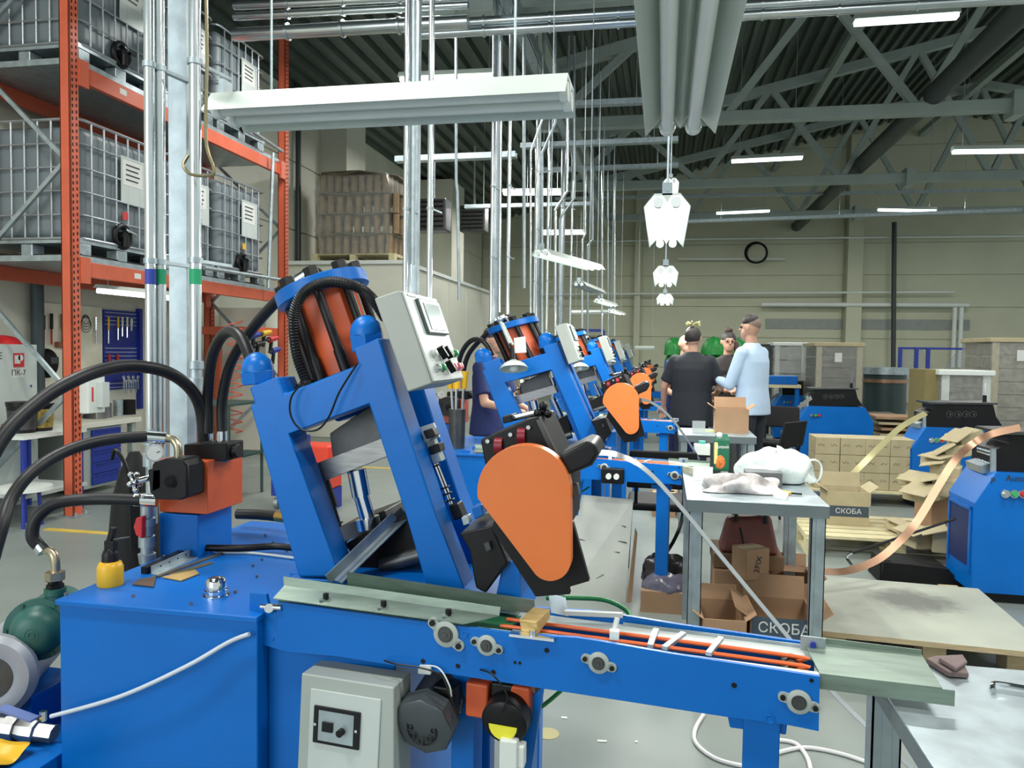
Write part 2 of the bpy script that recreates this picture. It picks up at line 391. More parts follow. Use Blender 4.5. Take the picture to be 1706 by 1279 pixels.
for a in ((1422, 36, 1598, 24, 10.5, 'brightest lit ceiling lamp at top right under the bright pipe'), (1218, 267, 1338, 261, 15.5, 'lit ceiling lamp right of the near hanging lamps, below the first truss'),
          (1586, 251, 1730, 249, 14.0, 'lit ceiling lamp cut by the right edge of the picture'), (1193, 354, 1283, 350, 21, 'lit far lamp under the second truss, left of two'), (1462, 348, 1560, 350, 20, 'lit far lamp under the second truss, right of two'),
          (666, 131, 836, 124, 9.8, 'lit ceiling lamp glowing behind the big white crosswise lamp'), (838, 321, 941, 320, 15, 'lit lamp seen between the bright vertical pipes'), (902, 388, 977, 387, 20, 'lit far lamp behind the vertical pipes, lower one'),
          (950, 521, 1028, 520, 22, 'unlit far lamp low on the back wall behind the machines'), (1058, 580, 1090, 580, 22, 'unlit small lamp low at the back left of the green bins')):
    hall_lamp(*a, lit='unlit' not in a[5])

# ---------------------------------------------------------------- mezzanine cabin and spool pallet
cz = 2.82; cab = struct('trim_17', MB().bb(WX + .04, -4.12, 11.75, 18.5, 0, cz), CREAML, bevel=.01)
obj('panel', MB().bb(WX + .04, -4.08, 11.7, 18.5, cz, cz + .06), WHITE, cab)
for k in range(5): obj('panel', MB().bb(-4.12, -4.1, 11.8 + k * 1.32, 13.08 + k * 1.32, .05, cz - .05), CREAML, cab, bevel=.006)
def pallet(name, c, sx, sy, label, rz=0, m=WOOD, nb=7, group=None, z0=0, h=.144):
    R = Matrix.Rotation(rz, 3, 'Z'); C0 = Vector((c[0], c[1], z0))
    t = thing(name, label, 'pallet', C0, group)
    L = lambda x, y, z: C0 + R @ Vector((x, y, z))
    for k in range(nb):
        y = -sy / 2 + sy / nb * (k + .5); obj('board', MB().box(L(0, y, h - .011), (sx, sy / nb * .78, .022), R=R), m, t)
    for x in (-1, 0, 1):
        obj('stringer', MB().box(L(x * (sx / 2 - .05), 0, h - .033), (.1, sy, .022), R=R), m, t)
        obj('bottom_board', MB().box(L(x * (sx / 2 - .05), 0, .011), (.1, sy, .022), R=R), m, t)
        for y in (-1, 0, 1): obj('block', MB().box(L(x * (sx / 2 - .05), y * (sy / 2 - .06), h / 2 - .011), (.1, .12, h - .066), R=R), m, t)
    return t
pc = (-5.05, 12.5)
pallet('wooden_pallet', pc, 1.45, 1.1, 'wooden pallet on the cream cabin roof under wrapped cardboard tubes', z0=cz + .06)
sp = thing('spool_stack', 'four tiers of cardboard tubes between wavy sheets wrapped in film on the cabin roof', 'tubes', (pc[0], pc[1], cz + .2))
TUBE = mat('tube_card', (158, 132, 98), .7, 0, .15, 8); SHEET = mat('tier_sheet', (120, 112, 92), .7, 0, .15, 4)
z = cz + .2; th = .33
for tier in range(4):
    off = (.0, .04, .06, -.02)[tier]; wx = (1.2, 1.35, 1.3, 1.1)[tier]
    for i in range(9):
        for j in range(5):
            if 0 < i < 8 and 0 < j < 4: continue
            x = pc[0] - wx / 2 + wx * i / 8 + off; y = pc[1] - .45 + .9 * j / 4
            obj('cardboard_tube', MB().cyl((x, y, z), (x, y, z + th - .02), .052, n=10), TUBE, sp)
    vs = []; nn = 14
    for jj in (0, 1):
        for a in range(nn):
            t_ = 2 * math.pi * a / nn; rx = (wx / 2 + .13) * (1 + .05 * math.sin(5 * a)); ry = .6
            k = max(abs(math.cos(t_)), abs(math.sin(t_)))
            vs.append((pc[0] + off + rx * math.cos(t_) / k ** .7, pc[1] + ry * math.sin(t_) / k ** .7, z + th - .02 + jj * .014 + .03 * math.sin(a * 2.7 + tier)))
    obj('tier_sheet', MB().hexa(vs[:nn], vs[nn:]), SHEET, sp)
    z += th
obj('wrap_film', MB().lathe((pc[0] + .02, pc[1], cz + .2), (0, 0, 1), [(0, .82), (.3, .86), (.36, .92), (.7, .86), (1.0, .92), (1.3, .78)], n=4), FILM, sp)

# ---------------------------------------------------------------- pallet rack with totes
RX, RXB, RY0, RY1 = -4.91, -5.98, 5.66, 9.34
rk = thing('pallet_rack', 'orange steel pallet rack carrying caged liquid tanks at the left', 'rack', ((RX + RXB) / 2, (RY0 + RY1) / 2, 0))
HOLE = BLACKM
for x in (RX, RXB):
    for y in (RY0, RY1):
        up = obj('upright', MB().bb(x - .05, x + .05, y - .05, y - .035, 0, 5.6).bb(x - .05, x - .035, y - .05, y + .05, 0, 5.6).bb(x + .035, x + .05, y - .05, y + .05, 0, 5.6), RACK, rk, bevel=.004)
        h = MB()
        for k in range(102):
            zz = .1 + k * .053
            for dy in (-.022, .022): h.box((x + .051, y + dy, zz + (dy > 0) * .012), (.003, .012, .026))
        obj('slot_holes', h, HOLE, up)['kind'] = 'stuff'
        obj('foot_plate', MB().bb(x - .08, x + .1, y - .09, y + .09, 0, .012).cyl((x + .075, y - .06, 0), (x + .075, y - .06, .04), .012, n=6).cyl((x + .075, y + .06, 0), (x + .075, y + .06, .04), .012, n=6), GALV, rk)
for i, (zt, hh) in enumerate(((2.17, .13), (3.82, .14))):
    for x in (RX, RXB):
        obj('beam', MB().bb(x - .02, x + .03, RY0 + .05, RY1 - .05, zt - hh, zt), RACK, rk, bevel=.006)
        for y in (RY0 + .05, RY1 - .16): obj('beam_connector', MB().bb(x + .03, x + .06, y, y + .11, zt - .19, zt + .03), RACK, rk)
    obj('deck', MB().bb(RXB, RX + .01, RY0 + .06, RY1 - .06, zt, zt + .05), GALV, rk)
    obj('beam_tag', MB().box((RX + .031, RY0 + (.8, .62)[i], zt - .06), (.002, .09, .05)), PAPER, rk)
for ey in (RY0, RY1):
    zs = [.12, 1.05, 1.1 + .95, 3.0, 3.95, 4.75, 5.5]
    for k in range(6):
        a = (RX - .03, ey, zs[k]) if k % 2 == 0 else (RXB + .03, ey, zs[k]); b = (RXB + .03, ey, zs[k + 1]) if k % 2 == 0 else (RX - .03, ey, zs[k + 1])
        a, b = ((RXB + .03, ey, zs[k]), (RX - .03, ey, zs[k + 1])) if k % 2 == 0 else ((RX - .03, ey, zs[k]), (RXB + .03, ey, zs[k + 1]))
        obj('brace', MB().bar(a, b, .03, .035), GALV, rk)

def tote(Y0, Y1, z0, label, seal=None, dark=False):
    x1, x0 = RX - .02, RXB - .02
    t = thing('caged_tank', label, 'tank', ((x0 + x1) / 2, (Y0 + Y1) / 2, z0), 'caged liquid tanks on the orange rack')
    H = 1.16
    obj('bottle', MB().bb(x0 + .03, x1 - .03, Y0 + .03, Y1 - .03, z0 + .15, z0 + H - .03), TANKP, t, bevel=.09, seg=4)
    obj('filler_cap', MB().cyl(((x0 + x1) / 2, (Y0 + Y1) / 2, z0 + H - .03), ((x0 + x1) / 2, (Y0 + Y1) / 2, z0 + H + .02), .09), BLACK, t)
    r = .009
    for k in range(6):
        zz = z0 + .15 + (H - .15) * k / 5
        c = .07; pts = []
        for cx, cy, a0 in ((x1 - c, Y0 + c, -90), (x1 - c, Y1 - c, 0), (x0 + c, Y1 - c, 90), (x0 + c, Y0 + c, 180)):
            for a in (0, 45, 90): pts.append((cx + c * math.cos(math.radians(a0 + a)), cy + c * math.sin(math.radians(a0 + a)), zz))
        pts.append(pts[0]); obj('cage_hoop', MB().tube(pts, r * (1.5 if k in (0, 5) else 1), 6, 0), CAGE, t)
    for k in range(1, 7):
        y = Y0 + (Y1 - Y0) * k / 7; obj('cage_bar', MB().cyl((x1, y, z0 + .15), (x1, y, z0 + H), r, n=6), CAGE, t)
    for k in range(1, 8):
        x = x0 + (x1 - x0) * k / 8; obj('cage_bar', MB().cyl((x, Y0, z0 + .15), (x, Y0, z0 + H), r, n=6), CAGE, t)
    obj('pallet_tray', MB().bb(x0, x1, Y0, Y1, z0 + .11, z0 + .15), GALV, t)
    for y in (Y0 + .08, (Y0 + Y1) / 2, Y1 - .08):
        for x in (x1 - .06, x0 + .06, (x0 + x1) / 2): obj('pallet_foot', MB().bb(x - .06, x + .06, y - .07, y + .07, z0, z0 + .11), GALV, t, bevel=.012)
    obj('skid', MB().bb(x0, x1, Y0 + .02, Y0 + .05, z0, z0 + .02).bb(x0, x1, Y1 - .05, Y1 - .02, z0, z0 + .02).bb(x1 - .03, x1, Y0, Y1, z0, z0 + .02), BLACK, t)
    yc = (Y0 + Y1) / 2
    obj('name_plate', MB().bb(x1 + .002, x1 + .008, yc - .02, yc + .33, z0 + .55, z0 + .98), LGREY, t)
    obj('label_sheet', MB().bb(x1 + .008, x1 + .01, yc + .0, yc + .27, z0 + .72, z0 + .95), PAPER, t)
    for q in range(4): obj('print_line', MB().bb(x1 + .01, x1 + .011, yc + .04, yc + .23 - .02 * (q % 2), z0 + .9 - q * .045, z0 + .915 - q * .045), INK, t)
    v = obj('valve', MB().cyl((x1 - .06, yc, z0 + .24), (x1 + .04, yc, z0 + .24), .045).cyl((x1 + .03, yc, z0 + .24), (x1 + .03, yc, z0 + .14), .035).torus((x1 + .0, yc, z0 + .24), (1, 0, 0), .1, .025), BLACK, t)
    obj('lever', MB().bar((x1 + .05, yc - .02, z0 + .3), (x1 + .05, yc + .13, z0 + .27), .02), CHROME, v)
    if seal: obj('seal_sticker', MB().bb(x1 + .002, x1 + .006, yc - .0, yc + .07, z0 + .4, z0 + .47), seal, t)
    return t
for lvl, zt in enumerate((2.22, 3.87)):
    for k, (a, b) in enumerate(((5.78, 6.86), (6.92, 7.8), (7.86, 8.9))):
        tote(a, b, zt, 'grey caged tank on the %s shelf of the orange rack, %s' % (('lower', 'upper')[lvl], ('nearest the front upright', 'middle one', 'farthest of the three')[k]),
             seal=(RED, None, YELLOW)[k] if lvl == 0 else None)
# steam pipe rail hung along the shelves
pipe('shelf_rail', [PX(340, 165, RX + .12), PX(470, 252, RX + .12)], .022, 'galvanised rail along the upper shelf edge', GALV)
pipe('shelf_rail', [PX(340, 446, RX + .12), PX(468, 466, RX + .12)], .022, 'galvanised rail along the lower shelf edge', GALV)
pipe('shelf_drop_pipe', [PX(455, 255, RX + .12), PX(447, 480, RX + .12)], .022, 'galvanised pipe dropping beside the far orange upright', GALV)
# ================================================================== PRESS MACHINE (built once, copied down the row)
PITCHY = 2.8
mach = thing('press_machine', 'nearest and largest blue leaning hydraulic press with big orange cam cover', 'press machine', (-1.1, 2.0, 0))
m0 = mach
# oil tank and base
T0, T1 = PZ(90, 1000, .8), PZ(415, 1022, .8)
tank = obj('oil_tank', MB().bb(-1.51, -.955, 1.69, 2.62, .0, .785), BLUE, m0, bevel=.004)
obj('tank_lid', MB().bb(-1.515, -.95, 1.68, 2.63, .785, .8), BLUE, tank, bevel=.003)
for x, y in ((222, 995), (318, 1008), (392, 988), (428, 962), (436, 934), (421, 944), (455, 905), (478, 918), (442, 893), (110, 992)):
    p = PZ(x, y, .8); obj('lid_screw', MB().cyl(p, p + Vector((0, 0, .008)), .0045, n=6), STEEL, tank)
obj('base_box', MB().bb(-.955, -.62, 1.74, 2.6, 0, .78), BLUE, m0, bevel=.005)
obj('base_post', MB().bb(-.47, -.41, 1.86, 1.92, 0, .74), BLUE, m0, bevel=.004)
obj('base_post', MB().bb(-.35, -.29, 1.9, 1.96, 0, .72), BLUE, m0, bevel=.004)
obj('bed', MB().fy([(480, 962), (775, 980), (850, 1000), (860, 1060), (480, 1010)], 1.85, 2.45), BLUE, m0, bevel=.003)
obj('side_bracket', MB().fy([(838, 935), (866, 934), (868, 1000), (826, 992)], 1.78, 1.98), BLUE, m0, bevel=.003)
# portal frame plates
PORTAL = [(497, 962), (416, 676), (423, 672), (414, 645), (462, 627), (473, 656), (597, 607), (588, 580), (632, 562), (660, 656), (727, 860), (775, 985),
          (712, 985), (676, 860), (614, 673), (481, 723), (553, 927), (565, 962)]
pf = [PY(x, y, 1.85) for x, y in PORTAL]
fp = obj('frame_plate', MB().prism(pf, (0, .1, 0)), BLUE, m0, bevel=.006, smooth=False)
pb2 = [PY(x, y, 1.85) + Vector((0, .23, 0)) for x, y in ((478, 664), (597, 607), (588, 580), (632, 562), (660, 656), (727, 860), (775, 985), (712, 985), (676, 860), (614, 673), (500, 716), (486, 706))]
obj('frame_plate', MB().prism(pb2, (0, .1, 0)), BLUE, m0, bevel=.006, smooth=False)
obj('cross_beam', MB().fy([(462, 662), (604, 606), (620, 665), (478, 722)], 1.95, 2.08), BLUE, m0)
obj('post_web', MB().fy([(612, 600), (630, 593), (700, 860), (738, 985), (722, 985), (682, 860)], 1.95, 2.08), BLUE, m0)
# domed tie-rod nuts
def U(a, b, Y): p, q = PY(*a, Y), PY(*b, Y); return p, (q - p).normalized(), (q - p).length
for a, b in (((432, 640), (427, 592)), ((614, 585), (607, 524))):
    p, d, l = U(a, b, 1.9)
    nut = obj('hex_nut', MB().lathe(p, d, [(0, .045), (l * .45, .047), (l * .48, .042)], 6), BLUE, m0, bevel=.003)
    obj('dome_cap', MB().lathe(p + d * l * .45, d, [(0, .042), (.012, .042), (.028, .037), (.042, .025), (.05, .012), (.052, 0)], 20), BLUE, nut)
# hydraulic cylinder with tie rods
pb, qb = PY(588, 628, 2.03), PY(541, 494, 2.03); ax = (qb - pb).normalized(); L0 = (qb - pb).length
cyl = obj('cylinder', MB().lathe(pb, ax, [(-.01, .088), (L0, .088)], 36), RUST, m0)
uu = ax.orthogonal().normalized(); uu = Vector((0, -1, 0)); uu = (uu - ax * uu.dot(ax)).normalized(); ww = ax.cross(uu)
obj('top_flange', MB().lathe(qb, ax, [(0, .127), (.003, .131), (.036, .131), (.039, .127)], 48), BLUE, cyl)
obj('cylinder_foot', MB().lathe(pb, ax, [(-.02, .118), (.012, .118)], 36), BLACK, cyl)
for k in range(8):
    t = 2 * math.pi * (k + .35) / 8; c = (uu * math.cos(t) + ww * math.sin(t)) * .104
    r_ = obj('tie_rod', MB().lathe(pb + c, ax, [(0, .015), (L0 * .3, .015), (L0 * .3, .0125), (L0 + .038, .0125)], 12), BLACK, cyl)
    obj('rod_bolt', MB().lathe(qb + c + ax * .037, ax, [(0, .022), (.026, .022), (.029, .018)], 6), BLACK, cyl)
# ram, tool and guides
obj('ram', MB().fy([(549, 722), (622, 672), (645, 745), (556, 780)], 1.98, 2.24), DSTEEL, m0, bevel=.003)
obj('ram_plate', MB().fy([(523, 773), (642, 728), (652, 757), (531, 805)], 1.96, 2.27), STEEL, m0, bevel=.003)
for a, b, Y, R in (((594, 783), (602, 826), 2.05, .027), ((602, 826), (614, 868), 2.05, .022), ((664, 770), (690, 850), 2.15, .02), ((640, 700), (648, 730), 2.0, .012)):
    obj('guide_column', MB().cyl(PY(*a, Y), PY(*b, Y), R, n=24), CHROME, m0)
obj('guide_collar', MB().cyl(PY(612, 862, 2.05), PY(616, 880, 2.05), .034, n=24), CHROME, m0)
g2 = obj('guide_rod', MB().cyl(PY(540, 800, 2.12), PY(555, 845, 2.12), .016).cyl(PY(555, 845, 2.12), PY(576, 915, 2.12), .009), BLACK, m0)
for k in range(5):
    p = PY(563 + k * 3.1, 872 + k * 10, 2.12); obj('spring_ring', MB().torus(p, ax, .014, .003, 16, 6), DSTEEL, g2)
obj('die_block', MB().fy([(575, 905), (700, 842), (716, 905), (600, 962)], 1.98, 2.25), BLACKM, m0, bevel=.006)
obj('die_shoe', MB().fy([(560, 880), (640, 850), (648, 872), (568, 905)], 2.1, 2.3), DSTEEL, m0, bevel=.004)
obj('feed_roller', MB().cyl(PY(636, 942, 1.97), PY(715, 920, 1.97), .022, n=24), DSTEEL, m0)
# small hardware seen between the plates on the right
obj('sensor_plate', MB().fy([(698, 712), (722, 704), (732, 728), (708, 737)], 1.97, 1.98), WHITE, m0)
obj('sensor_block', MB().fy([(704, 718), (720, 713), (726, 726), (710, 732)], 1.93, 1.97), BLACK, m0, bevel=.003)
obj('sensor_block', MB().fy([(712, 745), (730, 738), (734, 752), (716, 758)], 1.94, 1.99), BLACK, m0, bevel=.003)
obj('sensor_block', MB().fy([(709, 735), (722, 730), (728, 745), (714, 750)], 1.96, 1.99), GREY, m0, bevel=.002)
obj('clevis', MB().fy([(716, 758), (730, 752), (736, 768), (722, 774)], 1.95, 1.99), GALV, m0, bevel=.002)
ap = obj('air_piston', MB().cyl(PY(724, 772, 1.97), PY(744, 822, 1.97), .01, n=16).cyl(PY(744, 822, 1.97), PY(752, 845, 1.97), .007, n=12), CHROME, m0)
for x, y in ((725, 776), (741, 812), (745, 822), (749, 833)): obj('clamp_ring', MB().torus(PY(x, y, 1.97), ax, .012, .0025, 14, 6), BLACK, ap)
obj('lower_clevis', MB().fy([(746, 842), (762, 838), (772, 862), (756, 868)], 1.95, 2.0), BLACK, m0, bevel=.004)
obj('lower_clevis', MB().fy([(768, 862), (780, 858), (783, 872), (772, 876)], 1.9, 1.93), GALV, m0, bevel=.002)
obj('blue_lug', MB().fy([(785, 846), (802, 840), (806, 858), (790, 866)], 1.85, 1.9), BLUE, m0, bevel=.003)
# control cabinet
CF = [(623, 497), (665, 483), (719, 639), (679, 653)]
cfw = [PY(x, y, 1.8) for x, y in CF]; cbw = [p + Vector((0, .3, 0)) for p in cfw]
box = obj('control_cabinet', MB().hexa(cfw, cbw), mat('cabinet_grey', (158, 163, 156), .42), m0, bevel=.004)
A_, B_, D_ = cfw[1], cbw[1], cfw[2]; eS, eT = B_ - A_, D_ - A_; nP = eT.cross(eS).normalized()
if nP.x < 0: nP = -nP
def onp(s, t, h=0): return A_ + eS * s + eT * t + nP * h
def plate(s0, s1, t0, t1, h0, h1): return MB().hexa([onp(s0, t0, h0), onp(s1, t0, h0), onp(s1, t1, h0), onp(s0, t1, h0)], [onp(s0, t0, h1), onp(s1, t0, h1), onp(s1, t1, h1), onp(s0, t1, h1)])
obj('cabinet_door', plate(.03, .97, .015, .985, 0, .006), LGREY, box, bevel=.002)
SCR = mat('screen_grey', (150, 160, 156), .2, 0, .05, 6)
obj('screen_bezel', plate(.27, .88, .08, .47, .006, .016), mat('bezel_grey', (84, 96, 96), .35), box, bevel=.003)
obj('screen', plate(.36, .8, .13, .43, .016, .018), mat('screen_lit', (150, 166, 162), .12, emit=(200, 215, 212), es=.22), box, smooth=False)
obj('maker_strip', plate(.1, .32, .04, .06, .006, .008), GREY, box)
def button(s, t, col, kind='push_button'):
    p = onp(s, t, .006)
    b = obj(kind, MB().lathe(p, nP, [(0, .011), (.006, .011), (.006, .0085), (.012, .0085), (.013, .006)], 18), col, box)
PBR = mat('button_pink', (226, 120, 130), .3); PBG = mat('button_green', (60, 160, 100), .3)
for s in (.25, .92): button(s, .69, WHITE if s < .5 else PBG)
button(.76, .69, CHROME)
for s, c in ((.22, CHROME), (.36, PBG), (.72, PBR), (.86, PBR), (.96, PBR)): button(min(s, .93), .85, c)
for s, t in ((.42, .69), (.58, .69), (.52, .85)):
    p = onp(s, t, .006); d = (eT.normalized() * .8 + eS.normalized() * .35).normalized()
    obj('selector_knob', MB().bar(p - d * .016 + nP * .01, p + d * .018 + nP * .014, .012, .018, nP), BLACK, box, bevel=.002)
for k in range(2): obj('legend_strip', plate(.15, .9, (.755, .915)[k], (.765, .925)[k], .006, .0065), GREY, box)
# corrugated hose over the cylinder, thin cable loop
def YP(l): return [PY(x, y, Y) for x, y, Y in l]
hp = YP([(512, 640, 1.93), (494, 590, 1.9), (489, 530, 1.88), (506, 488, 1.87), (545, 470, 1.87), (590, 476, 1.87), (618, 495, 1.9), (642, 530, 1.98)])
ch = obj('corrugated_hose', MB().tube(hp, .0125, 10, 8), BLACK, m0)
tb = MB().tube(hp, .01, 8, 12); P2 = []
nr = len(tb.v) // 8
rb = MB()
for k in range(1, nr - 1):
    c = sum((tb.v[k * 8 + j] for j in range(8)), Vector()) / 8; c2 = sum((tb.v[(k + 1) * 8 + j] for j in range(8)), Vector()) / 8
    rb.torus(c, c2 - c, .0125, .0022, 12, 4)
obj('hose_ribs', rb, RUBBER, ch)['kind'] = 'stuff'
obj('hose_gland', MB().lathe(PY(512, 640, 1.93), (0, 0, 1), [(-.012, .03), (.0, .03), (.004, .02), (.012, .018)], 18), BLACK, m0)
obj('cable_loop', MB().tube(YP([(506, 636, 1.84), (486, 660, 1.83), (484, 690, 1.83), (500, 714, 1.83), (528, 716, 1.83), (548, 694, 1.83), (566, 652, 1.83), (595, 606, 1.84)]), .0026, 6, 8), BLACK, m0)
# valve block on its pedestal
x0, x1 = PY(265, 800, 2.12).x, PY(346, 800, 2.12).x; zt, zb = PY(346, 768, 2.12).z, PY(346, 857, 2.12).z
ped = obj('pedestal', MB().bb(x0, PY(330, 880, 2.12).x, 2.12, 2.31, .8, zb - .004), BLUE, m0, bevel=.003)
vb = obj('valve_block', MB().bb(x0, x1, 2.12, 2.32, zb, zt), RUST, m0, bevel=.003)
sv = obj('solenoid_valve', MB().fy([(252, 772), (272, 764), (303, 764), (312, 776), (312, 828), (300, 833), (258, 832), (250, 822)], 2.03, 2.12), BLACK, m0, bevel=.008)
obj('valve_plug', MB().cyl(PY(284, 802, 2.03), PY(284, 802, 2.02), .018, n=20).cyl(PY(284, 802, 2.02), PY(284, 802, 2.016), .01, n=6), BLACKM, sv)
obj('valve_bridge', MB().fy([(305, 740), (378, 738), (378, 768), (305, 768)], 2.16, 2.26), BLACKM, m0, bevel=.006)
obj('coil_cap', MB().cyl(PY(378, 752, 2.2), PY(398, 751, 2.2), .022, n=18), BLACK, m0, bevel=.003)
gd = Vector((.55, -.83, 0)); gp = PY(258, 754, 2.04)
ga = obj('pressure_gauge', MB().lathe(gp, gd, [(-.02, .024), (.006, .026), (.012, .026), (.012, .022)], 28), CHROME, m0)
obj('gauge_face', MB().lathe(gp + gd * .0125, gd, [(0, .021), (.001, .021)], 28), PAPER, ga)
obj('gauge_needle', MB().bar(gp + gd * .0145 + Vector((-.008, 0, -.004)), gp + gd * .0145 + Vector((.012, .008, .006)), .002), BLACK, ga)
obj('gauge_stem', MB().cyl(PY(258, 768, 2.06), PY(258, 792, 2.06), .009, n=10), CHROME, m0)
obj('valve_body', MB().fy([(246, 782), (268, 780), (268, 815), (250, 822)], 2.03, 2.09), BLACK, m0, bevel=.004)
obj('needle_valve_stem', MB().cyl(PY(226, 802, 2.03), PY(252, 795, 2.06), .01, n=12), CHROME, m0)
hs = MB(); hc = PY(224, 802, 2.02); hd = Vector((.95, .1, .2)).normalized(); hu = hd.orthogonal().normalized(); hw = hd.cross(hu)
for k in range(5):
    t = 2 * math.pi * k / 5; e = hc + (hu * math.cos(t) + hw * math.sin(t)) * .026
    hs.cyl(hc, e, .008, .007, 8); hs.sph(e, .0085, 8, 6)
obj('star_handle', hs.sph(hc, .012, 10, 6), CHROME, m0)
un = obj('ball_valve', MB().lathe(PY(245, 938, 2.08), (0, 0, 1), [(0, .022), (.03, .026), (.032, .018), (.05, .018), (.052, .024), (.085, .024), (.087, .019), (.115, .019), (.117, .025), (.14, .025), (.142, .018), (.17, .018), (.2, .016)], 20), GALV, m0)
obj('red_lever', MB().fy([(227, 862), (237, 860), (236, 898), (226, 892), (222, 878)], 2.04, 2.06), RED, un, bevel=.004, label='small red valve lever')
# small oil filler cap
bc = PZ(360, 992, .8); br = obj('breather_cap', MB().lathe(bc, (0, 0, 1), [(0, .034), (.004, .034), (.006, .027), (.012, .027), (.014, .03), (.018, .03), (.019, .026), (.04, .025), (.046, .021), (.05, .01)], 32), CHROME, m0)
# hoses up to the cylinder
h = obj('hydraulic_hose', MB().tube(YP([(346, 722, 2.2), (346, 660, 2.2), (352, 600, 2.15), (368, 562, 2.1), (388, 552, 2.05), (406, 570, 2.0), (422, 612, 1.97)]), .0165, 14, 8), RUBBER, m0)
h = obj('hydraulic_hose', MB().tube(YP([(370, 722, 2.22), (370, 668, 2.22), (384, 605, 2.2), (420, 548, 2.15), (460, 503, 2.1), (500, 466, 2.06)]), .0165, 14, 8), RUBBER, m0)
for x in (346, 370):
    f = obj('hose_fitting', MB().cyl(PY(x, 768, 2.21), PY(x, 752, 2.21), .02, n=6).cyl(PY(x, 752, 2.21), PY(x, 718, 2.21), .0175, n=16), CHROME, m0)
obj('elbow_fitting', MB().cyl(PY(497, 468, 2.06), PY(512, 458, 2.06), .02, n=16).tube(YP([(510, 458, 2.06), (522, 452, 2.06), (531, 462, 2.05), (534, 480, 2.04)]), .019, 12, 5), CHROME, m0)

# feeder with orange cam cover on the right of the press
fb = obj('feeder_side_box', MB().fy([(764, 888), (820, 876), (847, 938), (831, 958), (809, 989), (792, 980), (781, 916)], 1.76, 1.98), BLACK, m0, bevel=.006)
obj('box_catch', MB().fy([(806, 905), (814, 903), (818, 915), (810, 918)], 1.745, 1.76), DSTEEL, fb)
fh = obj('feeder_housing', MB().fy([(800, 732), (875, 699), (899, 694), (930, 762), (945, 800), (900, 830), (815, 812)], 1.73, 1.96), BLACK, m0, bevel=.005)
obj('housing_rib', MB().fy([(893, 700), (900, 697), (932, 765), (924, 768)], 1.72, 1.735), DSTEEL, fh)
for x, y in ((832, 742), (870, 726)):
    p = PY(x, y, 1.74); obj('red_roller', MB().cyl(p - Vector((.009, 0, 0)), p + Vector((.009, 0, 0)), .022, n=20), mat('roller_red', (130, 18, 36), .35), fh)
for x, y in ((812, 735), (850, 724), (880, 712)): obj('housing_bolt', MB().cyl(PY(x, y, 1.72), PY(x, y, 1.735), .005, n=8), CHROME, fh)
obj('adjust_shaft', MB().cyl(PY(842, 699, 1.8), PY(906, 684, 1.8), .008, n=12), CHROME, m0)
obj('shaft_clamp', MB().fy([(836, 694), (852, 690), (854, 702), (838, 706)], 1.77, 1.84), BLACK, m0, bevel=.003)
kb = MB()
for dx, dy in ((0, -8), (-9, 4), (8, 5)): kb.sph(PY(905 + dx, 684 + dy, 1.79), .0105, 10, 8)
obj('ball_knob', kb.sph(PY(905, 684, 1.8), .011, 10, 6), BLACK, m0)
def tear(cx, cy, r, bx, by, rb_, n=26):
    pts = []
    for k in range(n): t = math.radians(-8 + (196) * k / (n - 1)); pts.append((cx + r * math.cos(t), cy - r * math.sin(t)))
    # lower-left tangent then the small end
    for k in range(12): t = math.radians(210 + 150 * k / 11); pts.append((bx + rb_ * math.cos(t), by - rb_ * math.sin(t)))
    return pts
TE = tear(873, 819, 78, 917, 934, 34)
# soften: big circle left side continues a little lower
TE = [p for p in TE]
cov = obj('cam_cover', MB().fy(TE, 1.62, 1.66), ORANGE, m0, bevel=.004, label='teardrop shaped orange cover')
obj('back_plate', MB().fy([(818, 880), (850, 800), (955, 870), (982, 968), (948, 978), (950, 990), (892, 994)], 1.68, 1.7), BLACK, m0, bevel=.002)
obj('drive_motor', MB().fy([(930, 757), (976, 735), (992, 738), (998, 756), (986, 776), (948, 792), (938, 786)], 1.64, 1.8), BLACK, m0, bevel=.01)
obj('motor_plug', MB().fy([(948, 808), (962, 806), (965, 824), (958, 832), (949, 828)], 1.66, 1.69), DSTEEL, m0, bevel=.003)
obj('feeder_neck', MB().fy([(905, 780), (950, 790), (948, 880), (905, 880)], 1.68, 1.9), BLACKM, m0)

# small things standing on the nearest machine (its own objects)
def lathe_thing(): pass

# ================================================================== CONVEYOR
ca, cb = PZ(440, 1000, .83), PZ(1366, 1125, .83)
cdx = (cb - ca); cdx.z = 0; CL = cdx.length; cdx.normalize(); cnn = Vector((-cdx.y, cdx.x, 0))
def PC(x, y, w=0):      # photo pixel on the vertical conveyor plane shifted w away
    p0 = ca + cnn * w; d = ray(x, y); return EYE + d * ((p0 - EYE).dot(cnn) / d.dot(cnn))
def CV(s, w, z): return ca + cdx * s + cnn * w + Vector((0, 0, z - .83))
cv = thing('conveyor', 'nearest blue belt conveyor crossing the lower middle of the picture', 'conveyor', CV(CL / 2, .07, 0) - Vector((0, 0, 0)))
ROOT[cv.name] = Vector((CV(CL / 2, .07, 0).x, CV(CL / 2, .07, 0).y, 0)); cv.location = ROOT[cv.name]
SIDE = [(416, 987), (443, 990), (447, 1008), (460, 1020), (465, 1003), (700, 1035), (850, 1054), (900, 1058), (960, 1062), (1000, 1068), (1120, 1089), (1366, 1127), (1364, 1218), (1310, 1207), (1210, 1194), (860, 1140), (560, 1093), (480, 1086), (455, 1079), (414, 1067)]
sd = [PC(x, y) for x, y in SIDE]
side = obj('side_plate', MB().prism(sd, cnn * .01), BLUE, cv, bevel=.002, smooth=False)
obj('side_plate', MB().prism([p + cnn * .168 + Vector((0, 0, .004)) for p in sd], cnn * .01), BLUE, cv, bevel=.002, smooth=False)
